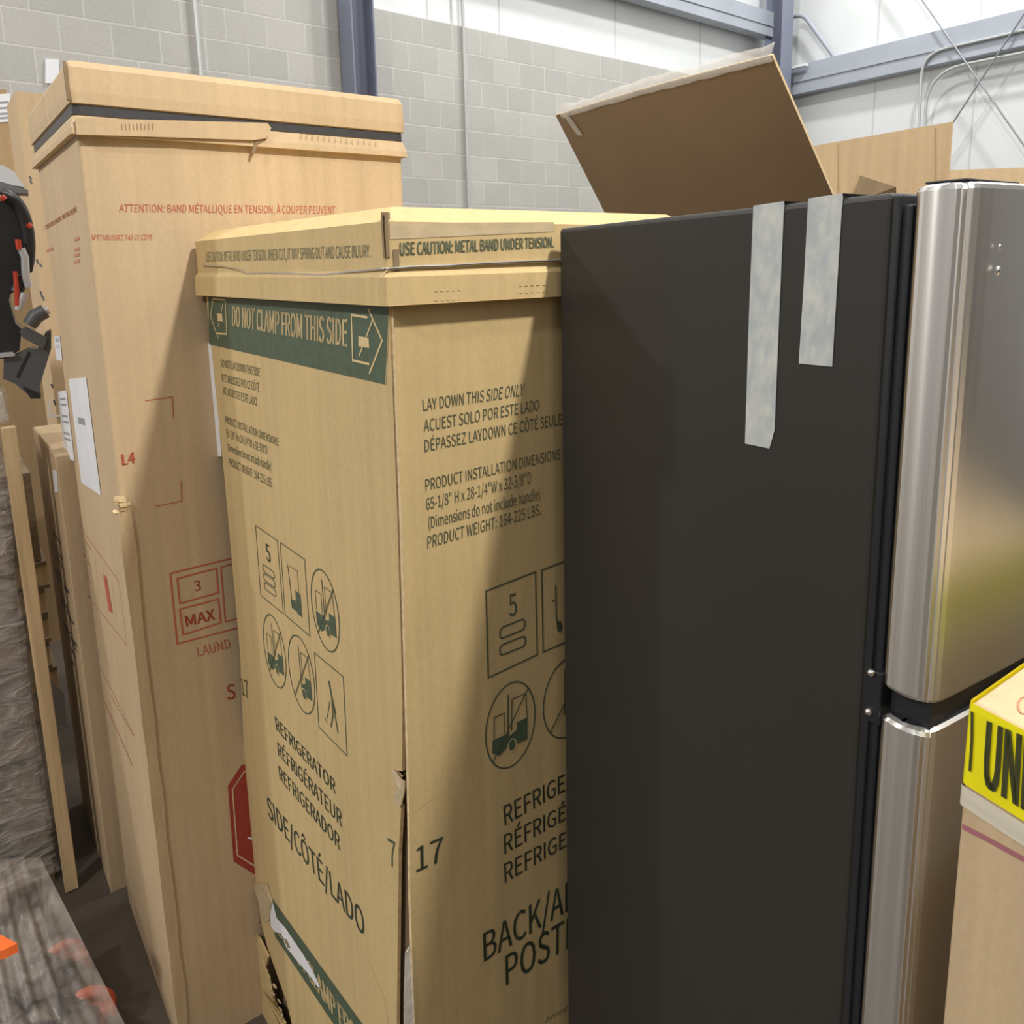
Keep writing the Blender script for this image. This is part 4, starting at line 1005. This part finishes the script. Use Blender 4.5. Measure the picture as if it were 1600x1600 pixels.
for P, r_ in (([(24, 424), (26, 450), (27, 478)], 0.006), ([(43, 350), (49, 355)], 0.007), ([(2, 307), (8, 312)], 0.008), ([(28, 374), (30, 390)], 0.007)):
    mb = MB(); mb.tube([MP(x, y, 0.035) for x, y in P], r_, 'red_plastic', 8); o = mb.build('red_trim', tm); o['label'] = 'red trim'
mb = MB(); mb.tube([MP(46, 508, 0.03), MP(56, 494, 0.03), MP(71, 486, 0.03)], [0.018, 0.02, 0.019], 'grey_plastic', 12)
mb.tube([MP(71, 486, 0.03), MP(76, 484, 0.03)], 0.012, 'silver', 10); mb.build('grip', tm)
mb = MB(); px_slab(mb, [(30, 518), (40, 510), (74, 528), (68, 546), (58, 540), (36, 528)], 0.02, 0.03, 'grey_plastic')
px_slab(mb, [(72, 520), (80, 516), (80, 545), (66, 590), (62, 604), (64, 622), (50, 622), (24, 600), (5, 592), (6, 560), (26, 555), (46, 545), (60, 545)], 0.005, 0.07, 'grey_plastic')
px_stroke(mb, MP, [(46, 550), (27, 590)], 0.006, 'black_plastic', off=0.007)
px_slab(mb, [(36, 604), (64, 616), (63, 623), (48, 623)], 0.01, 0.06, 'black_plastic'); mb.build('chute', tm)
mb = MB(); px_slab(mb, [(-40, 556), (20, 550), (24, 556), (-40, 564)], 0.02, 0.05, 'silver'); mb.build('foot_bar', tm)
mb = MB(); px_slab(mb, [(-185, 570), (-30, 560), (-34, 603), (-180, 608)], -0.01, 0.13, 'grey_plastic'); mb.build('base', tm)

# stacked pallets in the gap
PP = at_height(72, 985, 0.35); PP = vdown(at_depth(60, 900, 3.0)); dl, drr = hdir(-36), hdir(52.5)
zcur = 0.0; n_p = 0
LB = ['weathered wooden pallet at the bottom of the stack beside the short carton', 'weathered wooden pallet second from the bottom in the gap stack', 'weathered wooden pallet third from the bottom in the gap stack', 'weathered wooden pallet fourth from the bottom in the gap stack', 'weathered wooden pallet second from the top in the gap stack', 'weathered wooden pallet on top of the gap stack']
for k in range(6):
    c = PP - drr*0.25 + dl*0.2 + drr*random.uniform(-0.03, 0.03)
    t = thing('wooden_pallet', LB[k], 'pallet', Vector((c.x, c.y, zcur)), 'stacked pallets in the gap')
    for j in range(3):
        mb = MB(); mb.box(c+dl*(-0.16+0.16*j)+Vector((0, 0, zcur+0.055)), dl*0.02, drr*0.28, Vector((0, 0, 0.040)), 'wood_dk' if j else 'wood'); mb.build('stringer', t)
    mb = MB()
    for i in range(5):
        mb.box(c+drr*(-0.24+0.12*i)+Vector((0, 0, zcur+0.103)), dl*0.2, drr*0.04, Vector((0, 0, 0.008)), 'wood_dk')
        if i % 2 == 0: mb.box(c+drr*(-0.24+0.12*i)+Vector((0, 0, zcur+0.0075)), dl*0.2, drr*0.04, Vector((0, 0, 0.0075)), 'wood_dk')
    mb.build('deck_boards', t); zcur += 0.1115
zp = at_depth(40, 750, 2.9).z
mb = MB(); c = PP - drr*0.25 + dl*0.2; hgt = max(0.06, (zp-zcur-0.003)/2)
t = thing('flat_carton', 'low grey-brown carton lying on top of the stacked pallets in the gap', 'carton', Vector((c.x, c.y, zcur)))
mb.bbox(c+Vector((0, 0, zcur+0.002+hgt)), dl*0.19, drr*0.27, Vector((0, 0, hgt)), 'wood_dk', 0.004); mb.build('body', t)
mb = MB(); mb.box(c+Vector((0, 0, zcur+0.003+2*hgt)), dl*0.191, drr*0.03, Vector((0, 0, 0.001)), 'tape_card'); mb.build('packing_tape', t)
# grey plastic sheet hanging in the gap
GP = Plane(at_depth(92, 1100, 2.35), 52.5)
mb = MB(); q = [(70, 1060), (84, 1068), (100, 1085), (104, 1134), (88, 1135), (80, 1105)]
mb.slab([GP(*p) for p in q], GP.n, 0.01, 'conduit'); base = GP(88, 1135)
tag(mb.build('plastic_sheet', None, base), 'pale grey plastic sheet in the gap beside the wooden post', 'sheet')

# film-wrapped bundle of tools, bottom left
t = thing('film_bundle', 'loose clear film stretched over the tools on the floor at bottom left', 'film', at_height(110, 1450, 0.0))
e0_, e1_ = at_height(63, 1340, 0.34), at_height(206, 1622, 0.15)
f0_, f1_ = at_height(-200, 1345, 0.44), at_height(-300, 1830, 0.36)
mb = MB(); nx, ny = 90, 24; vs = []
fold = lambda u, v: 0.004*(math.sin(u*70+v*3)+0.7*math.sin(u*131-v*5)+0.6*math.sin(u*31+v*6))
for i in range(ny+1):
    for j in range(nx+1):
        u, v = j/nx, i/ny; p = (e0_*(1-v)+e1_*v)*(1-u)+(f0_*(1-v)+f1_*v)*u
        k = math.sin(math.pi*v)*math.sin(math.pi*min(1, u*1.2))
        vs.append(p+Vector((0, -0.02*k, -0.05*k+fold(u, v)*(0.3+math.sin(math.pi*v))*min(1, u*8))))
Wd = nx+1
mb.add(vs, [(i*Wd+j, i*Wd+j+1, (i+1)*Wd+j+1, (i+1)*Wd+j) for i in range(ny) for j in range(nx)], 'film_thin', True)
vs = []
for i in range(ny+1):
    p = e0_*(1-i/ny)+e1_*(i/ny)
    for j in range(9):
        q = p.lerp(Vector((p.x-0.03, p.y+0.02, 0.004)), j/8); vs.append(q+Vector((-1, 0, 0))*0.006*math.sin(i*1.7+j*0.4)*j/8)
mb.add(vs, [(i*9+j, i*9+j+1, (i+1)*9+j+1, (i+1)*9+j) for i in range(ny) for j in range(8)], 'film_thin', True)
mb.build('film_sheet', t)
def trimmer(label, c, yaw, r):
    d = hdir(yaw); s = hdir(yaw+90); t = thing('string_trimmer', label, 'garden tool', c, 'garden tools under the film')
    mb = MB(); mb.tube([c+d*0.02+Vector((0, 0, 0.06)), c+d*0.06+Vector((0, 0, 0.06))], r*0.55, 'black_plastic', 20); mb.build('spool', t)
    mb = MB(); P = [c+(s*math.cos(a)+Vector((0, 0, 1))*math.sin(a))*r+Vector((0, 0, r))-d*0.005 for a in [math.radians(-40+i*12) for i in range(20)]]
    mb.tube(P, 0.013, 'orange_dull', 10); mb.build('guard', t)
    mb = MB(); mb.bbox(c-s*r*0.5+Vector((0, 0, r*0.8)), s*0.035, d*0.03, Vector((0, 0, 0.028)), 'orange_dull', 0.01, 3); mb.build('head', t)
    mb = MB(); mb.tube([c+Vector((0, 0, r)), c+d*0.3+s*0.02+Vector((0, 0, 0.03))], 0.010, 'black_plastic', 10); mb.build('shaft', t)
    return t
trimmer('orange-ringed string trimmer head under the clear film at bottom left', at_height(98, 1545, 0.03), 120, 0.055)
trimmer('orange string trimmer at the very bottom under the clear film', at_height(140, 1612, 0.03), 150, 0.05)
c = at_height(-60, 1600, 0.10); mb = MB(); bm = bmesh.new(); bmesh.ops.create_icosphere(bm, subdivisions=4, radius=1)
for v in bm.verts:
    d = v.co.copy(); k = 1+0.12*noise.noise(d*2.3); v.co = c+Vector((d.x*0.26*k, d.y*0.17*k, max(-0.096, d.z*0.12*k)))
mb.bm(bm, 'navy', True); o = mb.build('black_bag', None, vdown(c, 0.004)); tag(o, 'shiny dark bag in the bottom left corner beside the trimmers', 'bag')
c = at_height(2, 1470, 0.33); mb = MB()
q = [at_height(-30, 1448, 0.47), at_height(4, 1462, 0.47), at_height(27, 1474, 0.47), at_height(4, 1485, 0.47), at_height(-30, 1490, 0.47)]
mb.slab(q, Vector((0, 0, 1)), 0.02, 'orange'); o = mb.build('orange_wedge', None, q[2]-Vector((0, 0, 0.02))); tag(o, 'bright orange pointed plastic piece at the lower left edge', 'plastic part')
